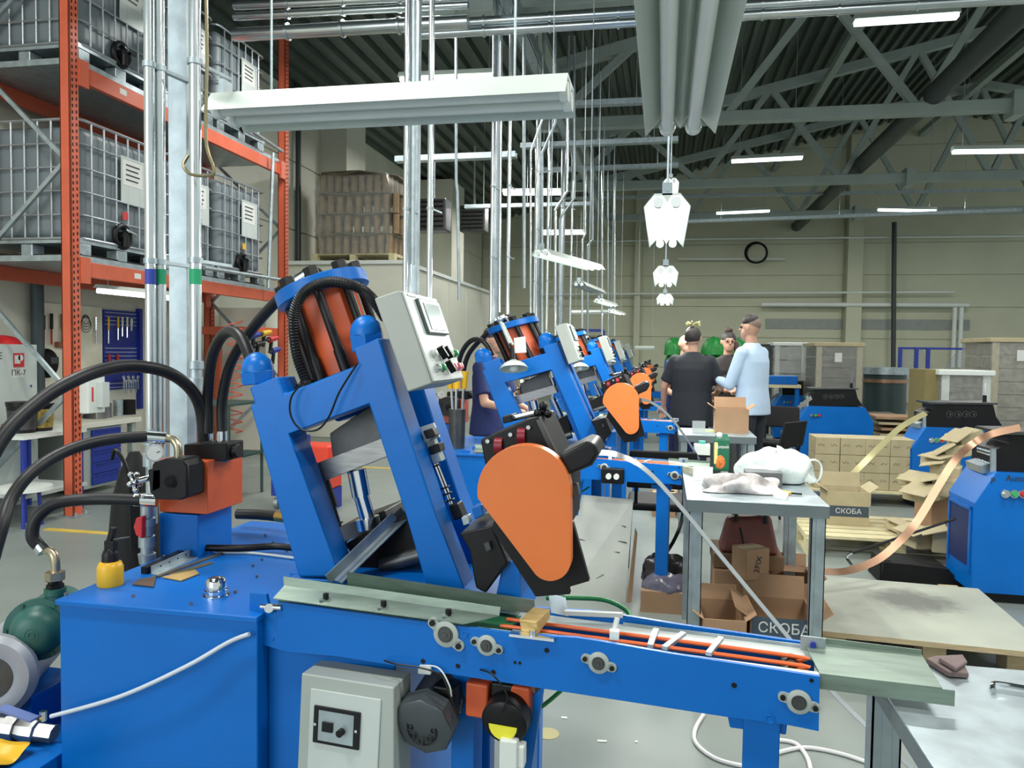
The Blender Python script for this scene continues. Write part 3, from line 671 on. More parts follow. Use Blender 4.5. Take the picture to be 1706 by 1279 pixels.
def bearing(x, y, r):
    p = PC(x, y); d = -cnn; ax2 = (cdx * .82 + Vector((0, 0, -.57))).normalized() if r > 20 else (cdx * .98 + Vector((0, 0, -.2))).normalized()
    k = 1.68 / 1281
    R_ = r * k; mbx = MB().lathe(p, d, [(0, R_), (.006, R_), (.007, R_ * .93)], 32)
    b = obj('bearing_flange', mbx, GREY, side, bevel=.001)
    ears = MB()
    for sgn in (-1, 1):
        e = p + ax2 * sgn * R_ * 1.3; ears.bar(p + d * .003, e + d * .003, R_ * .8, .006, d); ears.cyl(e, e + d * .006, R_ * .4, n=12)
    obj('bearing_ears', ears, GREY, side)
    obj('bearing_seat', MB().lathe(p + d * .007, d, [(0, R_ * .62), (.002, R_ * .6), (.002, R_ * .5), (.004, R_ * .48), (.004, R_ * .2), (.006, R_ * .18)], 24), DSTEEL, side)
    for sgn in (-1, 1):
        e = p + ax2 * sgn * R_ * 1.3; obj('socket_bolt', MB().cyl(e + d * .006, e + d * .011, R_ * .22, n=12), BLACK, side)
for a in ((744, 1055, 23), (812, 1074, 17.5), (998, 1103, 17.5), (1331, 1168, 18)): bearing(*a)
for x, y, r in ((775, 1056, 6), (705, 1101, 4), (763, 1109, 4), (822, 1119, 4), (858, 1103, 2.5), (866, 1104, 2.5), (911, 1083, 4), (453, 1063, 5), (1223, 1141, 4), (1283, 1197, 7), (1352, 1133, 3)):
    p = PC(x, y); obj('socket_screw', MB().torus(p - cnn * .001, cnn, r * .0011, r * .0003, 14, 6).cyl(p, p - cnn * .002, r * .0008, n=10), BLACK if r < 5 else BLUE, side)
obj('tension_bolt', MB().cyl(PC(436, 1010), PC(470, 1012), .008).cyl(PC(448, 1013, -.012), PC(448, 1013, .0), .011, n=16), CHROME, cv)
z0 = .828
bl = obj('green_belt', MB().hexa([CV(.02, .03, z0 - .01), CV(.62, .03, z0 - .012), CV(.62, .14, z0 - .012), CV(.02, .14, z0 - .01)], [CV(.02, .03, z0 - .004), CV(.62, .03, z0 - .006), CV(.62, .14, z0 - .006), CV(.02, .14, z0 - .004)]), BELT, cv)
obj('belt_roller', MB().cyl(CV(.03, .02, z0 - .03), CV(.03, .15, z0 - .03), .022), BELT, cv)
# galvanised guides along the belt
def strip(pts, th, name, m=GALVG, **k): return obj(name, MB().hexa(pts, [Vector(p) + Vector((0, 0, th)) for p in pts]), m, cv, **k)
e0, e1 = .03, .60
def zl(s): return .845 - .0 * s
strip([CV(e0, -.006, .839), CV(e1 - .07, -.006, .839), CV(e1, .034, .853), CV(e0 - .0, .04, .857)], .002, 'guide_plate')
obj('guide_flange', MB().hexa([CV(e0, .039, .857), CV(e1, .034, .853), CV(e1, .036, .853), CV(e0, .041, .857)], [CV(e0 - .01, .05, .878), CV(e1, .044, .871), CV(e1, .046, .871), CV(e0 - .01, .052, .878)]), GALVG, cv)
obj('guide_flange', MB().hexa([CV(.16, .125, .84), CV(.66, .115, .84), CV(.66, .117, .84), CV(.16, .127, .84)], [CV(.16, .118, .886), CV(.66, .11, .874), CV(.66, .112, .874), CV(.16, .12, .886)]), GALVG, cv)
strip([CV(.16, .125, .833), CV(.62, .115, .833), CV(.62, .145, .833), CV(.16, .15, .833)], .002, 'guide_plate')
for s in (.165, .32, .485):
    obj('slotted_clamp', MB().bar(CV(s - .012, .004, .848), CV(s + .012, .026, .848), .012, .004), GALV, cv)
    obj('clamp_screw', MB().cyl(CV(s, .014, .848), CV(s, .014, .862), .007, n=12), BLACK, cv)
for k in range(7): obj('brush_tuft', MB().cyl(CV(.36 + k * .02, .05, .826), CV(.365 + k * .02, .06, .842), .004, n=6), WHITE, cv)
# slide plates and orange round belts
strip([CV(.55, .012, .822), CV(CL, .012, .822), CV(CL, .03, .822), CV(.55, .03, .822)], .003, 'slide_strip', WHITE)
strip([CV(.55, .115, .815), CV(CL, .115, .815), CV(CL, .165, .82), CV(.55, .165, .82)], .003, 'slide_strip', LGREY)
strip([CV(.86, .158, .806), CV(CL - .02, .158, .806), CV(CL - .02, .161, .806), CV(.86, .161, .806)], .024, 'far_fence', GALV)
strip([CV(.62, .04, .76), CV(CL - .02, .04, .76), CV(CL - .02, .13, .76), CV(.62, .13, .76)], .01, 'bed_floor', GREY)
OB = mat('orange_round_belt', (226, 100, 44), .35)
for w in (.045, .09):
    pts = [CV(.6, w, .828), CV(CL - .07, w, .828), CV(CL - .04, w, .82), CV(CL - .02, w, .8), CV(CL - .04, w, .775), CV(CL - .1, w, .77)]
    obj('round_belt', MB().tube(pts, .0045, 8, 5), OB, cv)
obj('end_pulley', MB().cyl(CV(CL - .05, .035, .798), CV(CL - .05, .115, .798), .026, n=24), BLACK, cv)
for s in (.94, .97, 1.06): obj('cross_bar', MB().bar(CV(s, .03, .832), CV(s + (.0, .03, .02)[(s > .95) + (s > 1)], .125, .834), .012, .008), GALV, cv)
bz = CV(.64, .05, .836)
obj('wooden_stop', MB().hexa([CV(.66, .01, .834), CV(.70, .01, .834), CV(.71, .07, .85), CV(.67, .07, .85)], [CV(.655, .01, .86), CV(.695, .01, .86), CV(.71, .07, .872), CV(.67, .07, .872)]), mat('brass_wood', (190, 160, 100), .4, .3, .15, 14, stretch=(2, 20, 20)), cv, bevel=.002)
obj('stop_bracket', MB().bar(CV(.64, .0, .832), CV(.74, .004, .832), .03, .006).cyl(CV(.69, -.004, .834), CV(.69, -.004, .846), .007), CHROME, cv)
obj('fold_bracket', MB().hexa([CV(.69, .15, .835), CV(.73, .14, .835), CV(.735, .14, .835), CV(.7, .155, .835)], [CV(.68, .16, .875), CV(.72, .15, .875), CV(.725, .15, .875), CV(.685, .165, .875)]), GALV, cv)
obj('swing_arm', MB().bar(CV(.73, .12, .85), CV(.86, .15, .85), .012, .01), LGREY, cv)
obj('white_pin', MB().cyl(CV(.855, .06, .836), CV(.862, .07, .87), .006).box(CV(.86, .05, .84), (.02, .02, .018)), WHITE, cv)
obj('corner_bracket', MB().bar(CV(CL - .03, .15, .835), CV(CL + .02, .15, .835), .004, .035), GALV, cv)
obj('blue_bolt', MB().cyl(CV(CL - .005, .149, .837), CV(CL - .005, .14, .837), .007, n=6), NAVY, cv)
# legs
def leg(px0, px1, w, ztop, wd=.06):
    a = PC(px0, 1200, w); b = PC(px1, 1200, w)
    return MB().hexa([Vector((a.x, a.y, 0)), Vector((b.x, b.y, 0)), Vector((b.x, b.y, 0)) + cnn * wd, Vector((a.x, a.y, 0)) + cnn * wd],
                     [Vector((a.x, a.y, ztop)), Vector((b.x, b.y, ztop)), Vector((b.x, b.y, ztop)) + cnn * wd, Vector((a.x, a.y, ztop)) + cnn * wd])
lg = obj('leg', leg(1238, 1300, .03, .745), BLUE, cv, bevel=.003)
obj('foot_plate', MB().box((lg.data.vertices[0].co + ROOT[cv.name]) + Vector((.03, .03, .004)), (.13, .13, .008)), BLUE, lg)
obj('leg_bracket', MB().fy([(1212, 1192), (1312, 1206), (1310, 1224), (1216, 1212)], 1.61, 1.64), BLUE, cv, bevel=.003)
lg2 = obj('leg', leg(470, 506, .04, .745), BLUE, cv, bevel=.003)
obj('leg', leg(752, 790, .09, .745), BLUE, cv, bevel=.003)
lg3 = obj('leg', leg(862, 885, .13, .745), BLUE, cv, bevel=.003)
# electric cabinet below
EB = [(502, 1121), (656, 1145), (656, 1420), (490, 1400)]
ca0 = PC(502, 1121, -.04)
ebw = [PC(x, y, -.04) for x, y in EB]; dn = .09
ebx = obj('drive_cabinet', MB().hexa(ebw, [p + cnn * dn for p in ebw]), GREY, cv, bevel=.004)
eu, ev = (ebw[1] - ebw[0]), (ebw[3] - ebw[0])
def eb(u, v, h): return ebw[0] + eu * u + ev * v - cnn * h
def ebq(u0, u1, v0, v1, h0, h1): return MB().hexa([eb(u0, v0, h0), eb(u1, v0, h0), eb(u1, v1, h0), eb(u0, v1, h0)], [eb(u0, v0, h1), eb(u1, v0, h1), eb(u1, v1, h1), eb(u0, v1, h1)])
obj('cabinet_door', ebq(.12, .88, .075, .97, 0, .004), LGREY, ebx, bevel=.002)
sc = obj('speed_controller', ebq(.18, .68, .165, .38, .004, .009), BLACK, ebx, bevel=.001)
obj('controller_plate', ebq(.24, .62, .185, .36, .009, .0105), GALV, ebx)
obj('controller_switch', ebq(.29, .4, .245, .3, .0105, .015), BLACK, ebx)
kp = eb(.5, .285, .0105); obj('controller_knob', MB().cyl(kp, kp - cnn * .014, .0085, n=16), BLACK, ebx)
for u in (.205, .65): obj('plate_screw', MB().cyl(eb(u, .27, .009), eb(u, .27, .012), .0035, n=10), CHROME, ebx)
obj('second_controller', ebq(.18, .5, .66, .8, .004, .009), BLACK, ebx)
kp = eb(.72, .56, .004); obj('door_lock', MB().lathe(kp, -cnn, [(0, .015), (.004, .015), (.008, .011), (.02, .011)], 20), CHROME, ebx)
# motors under the conveyor
def motor(px, py, r, w, ln, m, lab=None):
    p = PC(px, py, w); R_ = r * 2.0 / 1281
    o = obj('gear_motor', MB().lathe(p, cnn + Vector((0, 0, .25)), [(0, R_ * .8), (.006, R_), (.05, R_), (.052, R_ * .86), (ln, R_ * .86)], 8 if lab is None else 32), m, cv, bevel=.003)
    return o, p, R_
MG = mat('motor_grey', (70, 76, 80), .4, .2, .08, 10)
o, p, R_ = motor(703, 1214, 47, -.02, .14, MG)
for k in range(8):
    t = 2 * math.pi * k / 8; e = p + (cdx * math.cos(t) + Vector((0, 0, 1)) * math.sin(t)) * R_ * .4 - cnn * .001
    obj('fan_slot', MB().torus(e, cnn, .006, .002, 10, 5), BLACK, o)
obj('fan_hub', MB().torus(p - cnn * .0005, cnn, R_ * .5, .002, 24, 6), BLACK, o)
o, p, R_ = motor(838, 1208, 34, -.01, .15, BLACK, 1)
hd_ = [p - cnn * .001 + (cdx * math.cos(t) + Vector((0, 0, 1)) * math.sin(t)) * R_ * .62 for t in [math.pi * (1.0 + k / 10) for k in range(11)]]
obj('warning_sticker', MB().prism(hd_, -cnn * .001), mat('sticker_yellow', (222, 214, 50), .5), o, smooth=False)
for x, y, m_ in ((745, 1165, BLACK), (800, 1160, RUST), (868, 1165, RUST), (842, 1160, BLACK)):
    p = PC(x, y, .05); obj('gearbox', MB().box(p, (.055, .05, .08), math.atan2(cdx.y, cdx.x)), m_, cv, bevel=.006)
obj('motor_cable', MB().tube([PC(*q) for q in ((640, 1100, -.01), (660, 1106, -.02), (700, 1112, -.02), (735, 1125, -.02), (750, 1160, -.03), (765, 1190, -.02), (770, 1165, .0))], .0022, 6, 6), BLACK, cv)
obj('motor_cable', MB().tube([PC(*q) for q in ((700, 1108, 0), (730, 1112, -.01), (748, 1140, -.02), (752, 1160, -.02))], .0018, 6, 6), WHITE, cv)
obj('cable_connector', MB().box(PC(708, 1116, -.01), (.03, .012, .016)), LGREY, cv, bevel=.002)
obj('motor_cable', MB().tube([PC(*q) for q in ((800, 1115, 0), (822, 1125, -.02), (845, 1160, -.03), (832, 1190, -.03))], .002, 6, 6), BLACK, cv)
obj('foot_switch_box', MB().box(PC(850, 1258, -.0), (.04, .05, .09)).box(PC(868, 1256, -.0), (.02, .03, .05)), WHITE, cv, bevel=.004)
obj('hose_bracket', MB().prism([PC(x, y, .05) for x, y in ((864, 1180), (906, 1142), (884, 1290), (864, 1290))], cnn * .01), BLUE, cv)
gt = obj('air_hose', MB().tube([PC(*q) for q in ((870, 1196, .06), (905, 1175, .12), (935, 1150, .16))], .005, 8, 4), mat('hose_green', (40, 130, 66), .4), cv)
# end chute tray
ch = thing('outfeed_chute', 'galvanised sheet chute at the right end of the nearest conveyor', 'chute', (CV(CL + .1, .07, 0).x, CV(CL + .1, .07, 0).y, .75))
tz = .825
c4 = [PZ(1338, 1070, tz + .005), PZ(1535, 1092, tz - .0), PZ(1570, 1148, tz - .0), PZ(1366, 1124, tz)]
obj('tray', MB().hexa(c4, [p + Vector((0, 0, .003)) for p in c4]), GALVG, ch)
lp = [c4[3], c4[2] + (c4[2] - c4[3]) * .1]
obj('near_lip', MB().hexa([c4[3], lp[1], lp[1] + cnn * .003, c4[3] + cnn * .003], [c4[3] - Vector((0, 0, .028)), lp[1] - Vector((0, 0, .03)), lp[1] - Vector((0, 0, .03)) + cnn * .003, c4[3] - Vector((0, 0, .028)) + cnn * .003]), GALVG, ch)
obj('far_lip', MB().hexa([c4[0], c4[1], c4[1] + cnn * .003, c4[0] + cnn * .003], [c4[0] + Vector((0, 0, .015)), c4[1] + Vector((0, 0, .012)), c4[1] + cnn * .003 + Vector((0, 0, .012)), c4[0] + cnn * .003 + Vector((0, 0, .015))]), GALVG, ch)
copy_thing(ch, (-.27, 2.8, .0), 'galvanised chute at the right end of the second conveyor beside the particle board')
# sloping discharge chute from the press to the conveyor
dc = thing('discharge_chute', 'narrow steel trough sloping down from the press onto the belt', 'chute', PY(575, 930, 1.85))
a, b = PY(556, 966, 1.83), PY(664, 862, 2.0)
obj('trough', MB().bar(a, b, .075, .003).bar(a + Vector((-.0, -.036, .012)), b + Vector((0, -.036, .012)), .003, .026).bar(a + Vector((.0, .036, .012)), b + Vector((0, .036, .012)), .003, .026), GALV, dc)
# ================================================================== COPIES DOWN THE ROW
MLAB = ['', 'second blue leaning hydraulic press in the row with white task lamp in front', 'third blue leaning press in the row, half hidden behind the second',
        'fourth small blue leaning press in the row', 'farthest small blue leaning press at the end of the row']
CLAB = ['', 'second blue belt conveyor behind the galvanised table with drinks', 'third blue belt conveyor ending beside the people in dark shirts', 'fourth small blue conveyor left of the group of people', 'farthest small blue conveyor left of the group of people']
mach['group'] = 'leaning presses in a row'; cv['group'] = 'belt conveyors in front of the presses'
machs = [mach]; convs = [cv]
sk0 = ('corrugated_hose', 'hose_gland', 'cable_loop', 'hydraulic_hose', 'hose_fitting'); far_skip = {1: sk0[:3], 2: sk0[:3], 3: sk0[:3] + ('socket_screw', 'lid_screw', 'spring_ring'), 4: sk0[:3] + ('socket_screw', 'lid_screw', 'spring_ring')}
for k in range(1, 5):
    dm = (.055, k * PITCHY, .03) if k == 1 else (.05 + .03 * (k == 2), k * PITCHY, .02)
    machs.append(copy_thing(mach, dm, MLAB[k], None, far_skip.get(k, ())))
    GM = machs[-1]; bigs = ('frame_plate', 'cross_beam', 'post_web', 'hex_nut', 'cylinder', 'ram', 'ram_plate', 'guide_column', 'guide_collar', 'guide_rod', 'elbow_fitting')
    fx = PY(612, 560, 1.9).x - ROOT[mach.name].x; fy_ = 2.0 - ROOT[mach.name].y; sx = 1.3
    for o in [o for o in COL.objects if o.parent == GM and o.name.split('.')[0] in bigs]:
        sy = 1.25 if o.name.split('.')[0] in ('cylinder', 'elbow_fitting') else 1
        o.scale = (sx, sy, 1.0); o.location = (fx * (1 - sx), fy_ * (1 - sy), -.03 if sy > 1 else .0)
    convs.append(copy_thing(cv, (-.2, k * PITCHY, 0), CLAB[k], None, far_skip.get(k, ())))

# roller pair with white knobs under the second and third conveyor
for k, (px_, py_) in ((1, (1021, 792)), (2, (1056, 715))):
    p = PY(px_, py_, 1.6 + PITCHY * k); c = convs[k]
    rc = obj('tension_block', MB().box(p, (.13, .05, .09)), BLACK, c, bevel=.01)
    for dx in (-.022, .022): obj('white_knob', MB().cyl(p + Vector((dx, -.025, 0)), p + Vector((dx, -.045, 0)), .016, n=14), WHITE, rc)
# ================================================================== HANGING WORK LAMPS
def work_lamp(name, a, along, L, label, lit, wid=.184, hang=5.0, hangx=(.15, .85), group=None):
    """twin-tube reflector; a = centre of the near end at wing-tip height, along = unit direction"""
    a = Vector(a); d = Vector(along).normalized(); s = Vector((0, 0, 1)).cross(d).normalized(); k = wid / .184
    t = thing(name, label, 'lamp', a + d * L / 2, group)
    prof = [(-.092, 0), (-.05, .052), (.05, .052), (.092, 0), (.09, 0), (.052, .044), (.016, .044), (0, .016), (-.016, .044), (-.052, .044), (-.09, 0)]
    obj('reflector', MB().prism([a + s * x * k + Vector((0, 0, z * k)) for x, z in prof], d * L), LAMPOFF, t)
    for sg in (-1, 1):
        c = a + s * .034 * k * sg + Vector((0, 0, .018 * k))
        tb = obj('tube', MB().cyl(c + d * .02, c + d * (L - .02), .016 * k, n=16), TUBEON if lit else TUBEOFF, t)
        for e in (0.0, L - .03): obj('tube_cap', MB().cyl(c + d * e, c + d * (e + .03), .021 * k, n=16), TUBEOFF, t)
        for f in hangx:
            if sg > 0:
                p = a + d * L * f + Vector((0, 0, .05 * k)); obj('hanger', MB().cyl(p, (p.x, p.y, min(hang, roofz(p.x))), .005, n=6), GALV, t)
    obj('end_bracket', MB().box(a + Vector((0, 0, .07 * k)) + d * .01, (.04 * k, .02, .05 * k), math.atan2(s.y, s.x)).cyl(a + Vector((0, 0, .07 * k)) - d * .002, a + Vector((0, 0, .07 * k)) + d * .01, .012, n=10), GALV, t)
    if lit and a.y < 9.5:
        l = area('work_lamp_light', a + d * L / 2 + Vector((0, 0, -.004)), L * .9 if abs(d.x) > .5 else .1, .1 if abs(d.x) > .5 else L * .9, 26)
    return t
lx = .03
work_lamp('work_lamp', (lx, .75, 2.035), (0, 1, 0), 1.38, 'big unlit twin tube lamp hanging lengthwise at the top right of centre', False)
for k, y in enumerate((3.12, 5.65, 8.25)):
    work_lamp('work_lamp', (lx - .03 - .0 * k, y, 2.03), (0, 1, 0), 1.2, 'lit twin tube lamp of the right hanging row, %s' % ('nearest and brightest', 'middle one', 'farthest and lowest')[k], True)
work_lamp('work_lamp', (.03, 7.4, 3.05), (0, 1, 0), 1.2, 'lit lamp hanging just above and behind the brightest hanging lamp', True, .15)
e0_, e1_ = PY(372, 190, 2.75), PY(950, 190, 2.75); e1_.z = e0_.z = (e0_.z + e1_.z) / 2
L1 = work_lamp('work_lamp', e0_ + Vector((0, 0, .0)), (1, 0, 0), (e1_ - e0_).x, 'big unlit white twin tube lamp hanging crosswise at the upper left', False, .3, 6)
for k, lit in enumerate((True, False, True, True)):
    work_lamp('work_lamp', (-.98, 6.1 + 2.8 * k, 2.22), (0.12 if k else .3, 1, 0), 1.2, ('lit twin tube lamp above the second press beside the steel pipes', 'unlit grey twin tube lamp above the third press', 'small lit lamp above the fourth press', 'smallest lit lamp above the farthest press')[k], lit)

# ================================================================== SERVICE DROPS (pole and pipes behind each press)
def bandmat(): return None
GRN = mat('green_tape', (20, 150, 100), .5); BLT = mat('blue_tape', (40, 60, 150), .5)
def drop(k):
    Y = 2.8 * k; dx = .0
    P = lambda x, y, yy: PY(x, y, yy) + Vector((dx, Y, 0))
    base = Vector((-1.84, 2.67 + Y, 0))
    lab = 'square galvanised post with supply pipes behind the %s press' % ('nearest', 'second', 'third', 'fourth', 'fifth')[k]
    t = thing('service_post', lab, 'post', base)
    H_ = 5.3
    x0, x1 = PY(281, 500, 2.67).x, PY(312, 500, 2.67).x
    obj('post', MB().bb(x0, x1, 2.67 + Y, 2.73 + Y, 0, H_), GALV, t, bevel=.003)
    obj('base_plate', MB().bb(x0 - .05, x1 + .05, 2.62 + Y, 2.78 + Y, 0, .01), GALV, t)
    for i, (px_, yy, zb, r) in enumerate(((251, 2.5, .98, .019), (268, 2.54, .98, .019), (326, 2.5, 1.26, .021))):
        x = PY(px_, 500, yy).x
        p = obj('supply_pipe', MB().cyl((x, yy + Y, zb), (x, yy + Y, H_), r, n=18), PIPE, t)
        zt_ = PY(px_, 460, yy).z
        obj('tape_band', MB().cyl((x, yy + Y, zt_ - .03), (x, yy + Y, zt_ + .025), r * 1.02, n=18), (BLT, GRN, GRN)[i], p)
        for zc in (1.75, 2.45, 3.2, 4.0): obj('pipe_clamp', MB().cyl((x, yy + Y, zc), (x, yy + Y, zc + .02), r * 1.25, n=14).bar((x, yy + Y, zc + .01), (x + .03, 2.68 + Y, zc + .01), .012), GALV, p)
        if i != 1: obj('union', MB().lathe((x, yy + Y, zb - .01), (0, 0, 1), [(0, .02), (.04, .02), (.042, .03), (.09, .03), (.092, .022), (.12, .022), (.122, .028), (.15, .028), (.152, .02), (.18, .02)], 16), GALV, p)
    if k == 0:
        x = PY(251, 500, 2.5).x; obj('lower_pipe', MB().cyl((x, 2.5, .8), (x, 2.5, .98), .02), PIPE, t)
    return t
for k in range(5): drop(k)
# extra thin conduits with dog-legs between the posts
for i, pts in enumerate((((905, -20), (905, 195), (884, 252), (884, 560), 9.3), ((925, -20), (925, 205), (903, 255), (903, 560), 9.3), ((948, 60), (944, 320), (925, 350), (925, 580), 9.9), ((957, 60), (957, 330), (932, 365), (932, 580), 10.3),
                         ((975, 100), (975, 390), (970, 400), (970, 600), 13.5), ((987, 150), (987, 400), (979, 410), (979, 590), 13.8), ((895, 60), (895, 300), (893, 320), (893, 590), 9.6), ((760, -20), (760, 300), (762, 320), (765, 500), 8.5),
                         ((1003, 200), (1003, 560), 15), ((1013, 200), (1013, 560), 15.4), ((1024, 230), (1024, 560), 16), ((873, -20), (873, 480), 8.8), ((836, -20), (832, 520), 8.0), ((690, -20), (688, 440), 5.3))):
    Y = pts[-1]; q = [PY(x, y, Y) for x, y in pts[:-1]]
    mb = MB()
    for a, b in zip(q, q[1:]): mb.cyl(a, b, .014 + .001 * (i % 3) * 3, n=10)
    solo('conduit', mb, PIPE if i % 2 == 0 else GALV, 'thin steel conduit %s from the left among those dropping to the presses' % ('first second third fourth fifth sixth seventh eighth ninth tenth eleventh twelfth thirteenth fourteenth'.split()[sorted(range(14), key=lambda j: [925, 944, 957, 975, 905, 987, 895, 760, 1003, 1013, 1024, 873, 836, 690][j]).index({0: 4, 1: 0, 2: 1, 3: 2, 4: 3, 5: 5, 6: 6, 7: 7, 8: 8, 9: 9, 10: 10, 11: 11, 12: 12, 13: 13}[i])]), 'pipe', 'thin conduits')
# bent hook rod on the pole at upper left
solo('hook_rod', MB().tube([PY(x, y, 2.42) for x, y in ((343, -20), (345, 100), (343, 230), (356, 280), (350, 292), (318, 290), (306, 275), (314, 258))], .006, 8, 6), mat('bent_rod', (150, 140, 110), .3, .8), 'bent steel rod with a hook hanging beside the bright pipe', 'rod')

# ================================================================== HOSES AT THE LEFT, PUMP
hb = thing('hydraulic_pump', 'dark green round pump with grey motor left of the blue tank', 'pump', (-1.85, 2.0, 0))
pc_ = PY(66, 1046, 1.95); fd = Vector((.42, -.9, .03)).normalized()
g = obj('pump_body', MB().lathe(pc_, fd, [(-.2, .075), (0, .075), (.002, .092), (.016, .092), (.018, .075), (.035, .071), (.055, .055), (.066, .034), (.068, .0)], 36), GREEN, hb)
obj('cast_ring', MB().torus(pc_ + fd * .066, fd, .018, .0022, 20, 6).torus(pc_ + fd * .068, fd, .009, .002, 14, 6), GREEN, g)
for k in range(6):
    t_ = math.pi * k / 3 + .5; u_ = Vector((0, 0, 1)); w_ = fd.cross(u_); e = pc_ + (u_ * math.cos(t_) + w_ * math.sin(t_)) * .084 + fd * .016
    obj('body_bolt', MB().cyl(e, e + fd * .007, .006, n=6), GREEN, g)
nk = PY(92, 990, 1.98)
obj('pump_neck', MB().lathe(nk - Vector((0, 0, .05)), (0, 0, 1), [(0, .027), (.05, .027), (.052, .03), (.07, .03)], 20), GREEN, hb)
obj('hex_adapter', MB().lathe(nk + Vector((0, 0, .02)), (0, 0, 1), [(0, .024), (.012, .024), (.013, .019), (.022, .019), (.023, .026), (.045, .026)], 6), BLACK, hb)
obj('hex_nut', MB().lathe(nk + Vector((0, 0, .045)), (0, 0, 1), [(0, .027), (.025, .027)], 6), mat('zinc_nut', (190, 178, 150), .3, .9), hb)
obj('pump_bracket', MB().bb(-1.72, -1.6, 1.98, 2.1, .3, .6).bb(-1.95, -1.6, 1.9, 2.2, .0, .3), BLUE, hb, bevel=.004)
mo = PY(-12, 1124, 1.85)
mg = obj('motor', MB().lathe(mo, fd, [(-.3, .1), (-.02, .105), (0, .122), (.02, .122), (.035, .105), (.036, .075), (.03, .062)], 36), mat('motor_silver', (150, 154, 160), .4, .2), hb)
obj('cooling_slot', MB().lathe(mo + fd * .031, fd, [(0, .062), (.002, .062)], 30), DSTEEL, mg)
obj('motor_stand', MB().box(mo + Vector((-.0, .15, -.3)), (.16, .2, .44)), BLUE, hb, bevel=.004)
vp = PY(2, 1210, 1.74); vq = PY(88, 1222, 1.76)
bvv = obj('ball_valve', MB().lathe(vp - (vq - vp).normalized() * .04, (vq - vp), [(0, .024), (.05, .024), (.052, .031), (.085, .031), (.087, .025), (.11, .03), (.14, .03), (.145, .024), (.19, .024)], 8), mat('valve_nickel', (160, 160, 158), .32, .85), hb)
obj('lever', MB().bar(PY(2, 1178, 1.72), PY(58, 1198, 1.72), .03, .006), mat('lever_blue', (96, 116, 168), .4), bvv)
obj('lever_nut', MB().cyl(PY(72, 1200, 1.74), PY(72, 1184, 1.74), .009, n=6), CHROME, bvv)
solo('drip_tray', MB().bb(-2.1, -1.53, 1.45, 1.76, .2, .38), BLUE, 'blue drip box at the bottom left corner under the ball valve', 'box', bevel=.004)
ry = MB(); n = 8; vs = []
for i in range(n):
    for j in range(n): vs.append((-1.86 + .26 * i / 7, 1.5 + .2 * j / 7, .384 + .022 * abs(math.sin(i * 1.3 + j * .8)) + .012 * math.cos(j * 1.9)))
f_ = [[i * n + j, (i + 1) * n + j, (i + 1) * n + j + 1, i * n + j + 1] for i in range(n - 1) for j in range(n - 1)]
ry.add(vs, f_); rg = solo('yellow_cloth', ry, YELLOW, 'crumpled yellow cloth at the bottom left corner', 'cloth'); sm_ = rg.modifiers.new('thick', 'SOLIDIFY'); sm_.thickness = .004; rg.modifiers.new('sub', 'SUBSURF').render_levels = 2
def hose(pts, r, label, ends=(), elbow=None):
    q = YP(pts); t = thing('hydraulic_hose', label, 'hose', q[-1])
    obj('hose', MB().tube(q, r, 16, 8), RUBBER, t)
    for e in ends:
        e = YP(e); obj('hose_fitting', MB().cyl(e[0], e[1], r * 1.12, n=18), CHROME, t)
    if elbow: obj('elbow', MB().tube(YP(elbow), r * .72, 14, 6), mat('zinc_nut', (190, 178, 150), .3, .9), t)
    return t
hose([(-60, 860, 1.5), (0, 735, 1.6), (66, 668, 1.7), (131, 630, 1.8), (184, 613, 1.9), (230, 610, 1.98), (279, 620, 2.06), (315, 645, 2.14), (334, 680, 2.19), (340, 735, 2.2)], .0185, 'long thick black hose arching over from the left edge to the orange valve block')
hose([(-20, 960, 1.62), (2, 881, 1.65), (18, 832, 1.7), (54, 786, 1.76), (113, 750, 1.86), (181, 732, 1.96), (244, 727, 2.03)], .0165, 'middle black hose curving up from the left edge to the black solenoid valve',
     [[(240, 727, 2.03), (276, 730, 2.06)]], [(274, 730, 2.06), (288, 732, 2.07), (296, 744, 2.07), (297, 762, 2.07)])
hose([(236, 833, 2.06), (158, 831, 2.04), (95, 838, 2.0), (62, 862, 1.97), (54, 893, 1.96), (68, 912, 1.97)], .0185, 'lowest black hose looping from the green pump to the ball valve',
     [[(225, 832, 2.06), (262, 834, 2.08)], [(66, 908, 1.97), (74, 918, 1.97)]], [(72, 914, 1.97), (86, 920, 1.98), (92, 934, 1.98), (93, 962, 1.98)])
solo('drain_tube', MB().tube([PY(85, 1193, 1.66), PY(200, 1160, 1.66), PY(310, 1110, 1.66), PY(380, 1070, 1.67), PY(415, 1056, 1.67)], .0055, 10, 6), mat('clear_tube', (196, 204, 214), .25, 0), 'pale plastic tube running slantwise across the front of the blue tank', 'tube')
solo('black_hose', MB().tube([PY(395, 856, 2.5), PY(430, 857, 2.5), PY(462, 860, 2.48)], .018, 14, 4), RUBBER, 'short thick black hose behind the nearest press, left of its frame', 'hose')
solo('brass_fitting', MB().cyl(PY(462, 860, 2.48), PY(482, 862, 2.46), .019, n=14), mat('brass', (200, 160, 90), .3, .9), 'brass fitting on the short black hose behind the press', 'fitting')
solo('corrugated_conduit', MB().tube([PZ(330, 912, .82), PZ(400, 913, .82), PZ(460, 910, .82), PZ(505, 915, .82)], .011, 12, 6), BLACK, 'black corrugated conduit lying along the back of the blue tank', 'conduit')
solo('grey_cable', MB().tube([PZ(336, 902, .81), PZ(360, 918, .806), (PZ(420, 921, .806)), PZ(505, 931, .806)], .004, 8, 6), LGREY, 'thin grey cable lying on the blue tank in front of the conduit', 'cable')
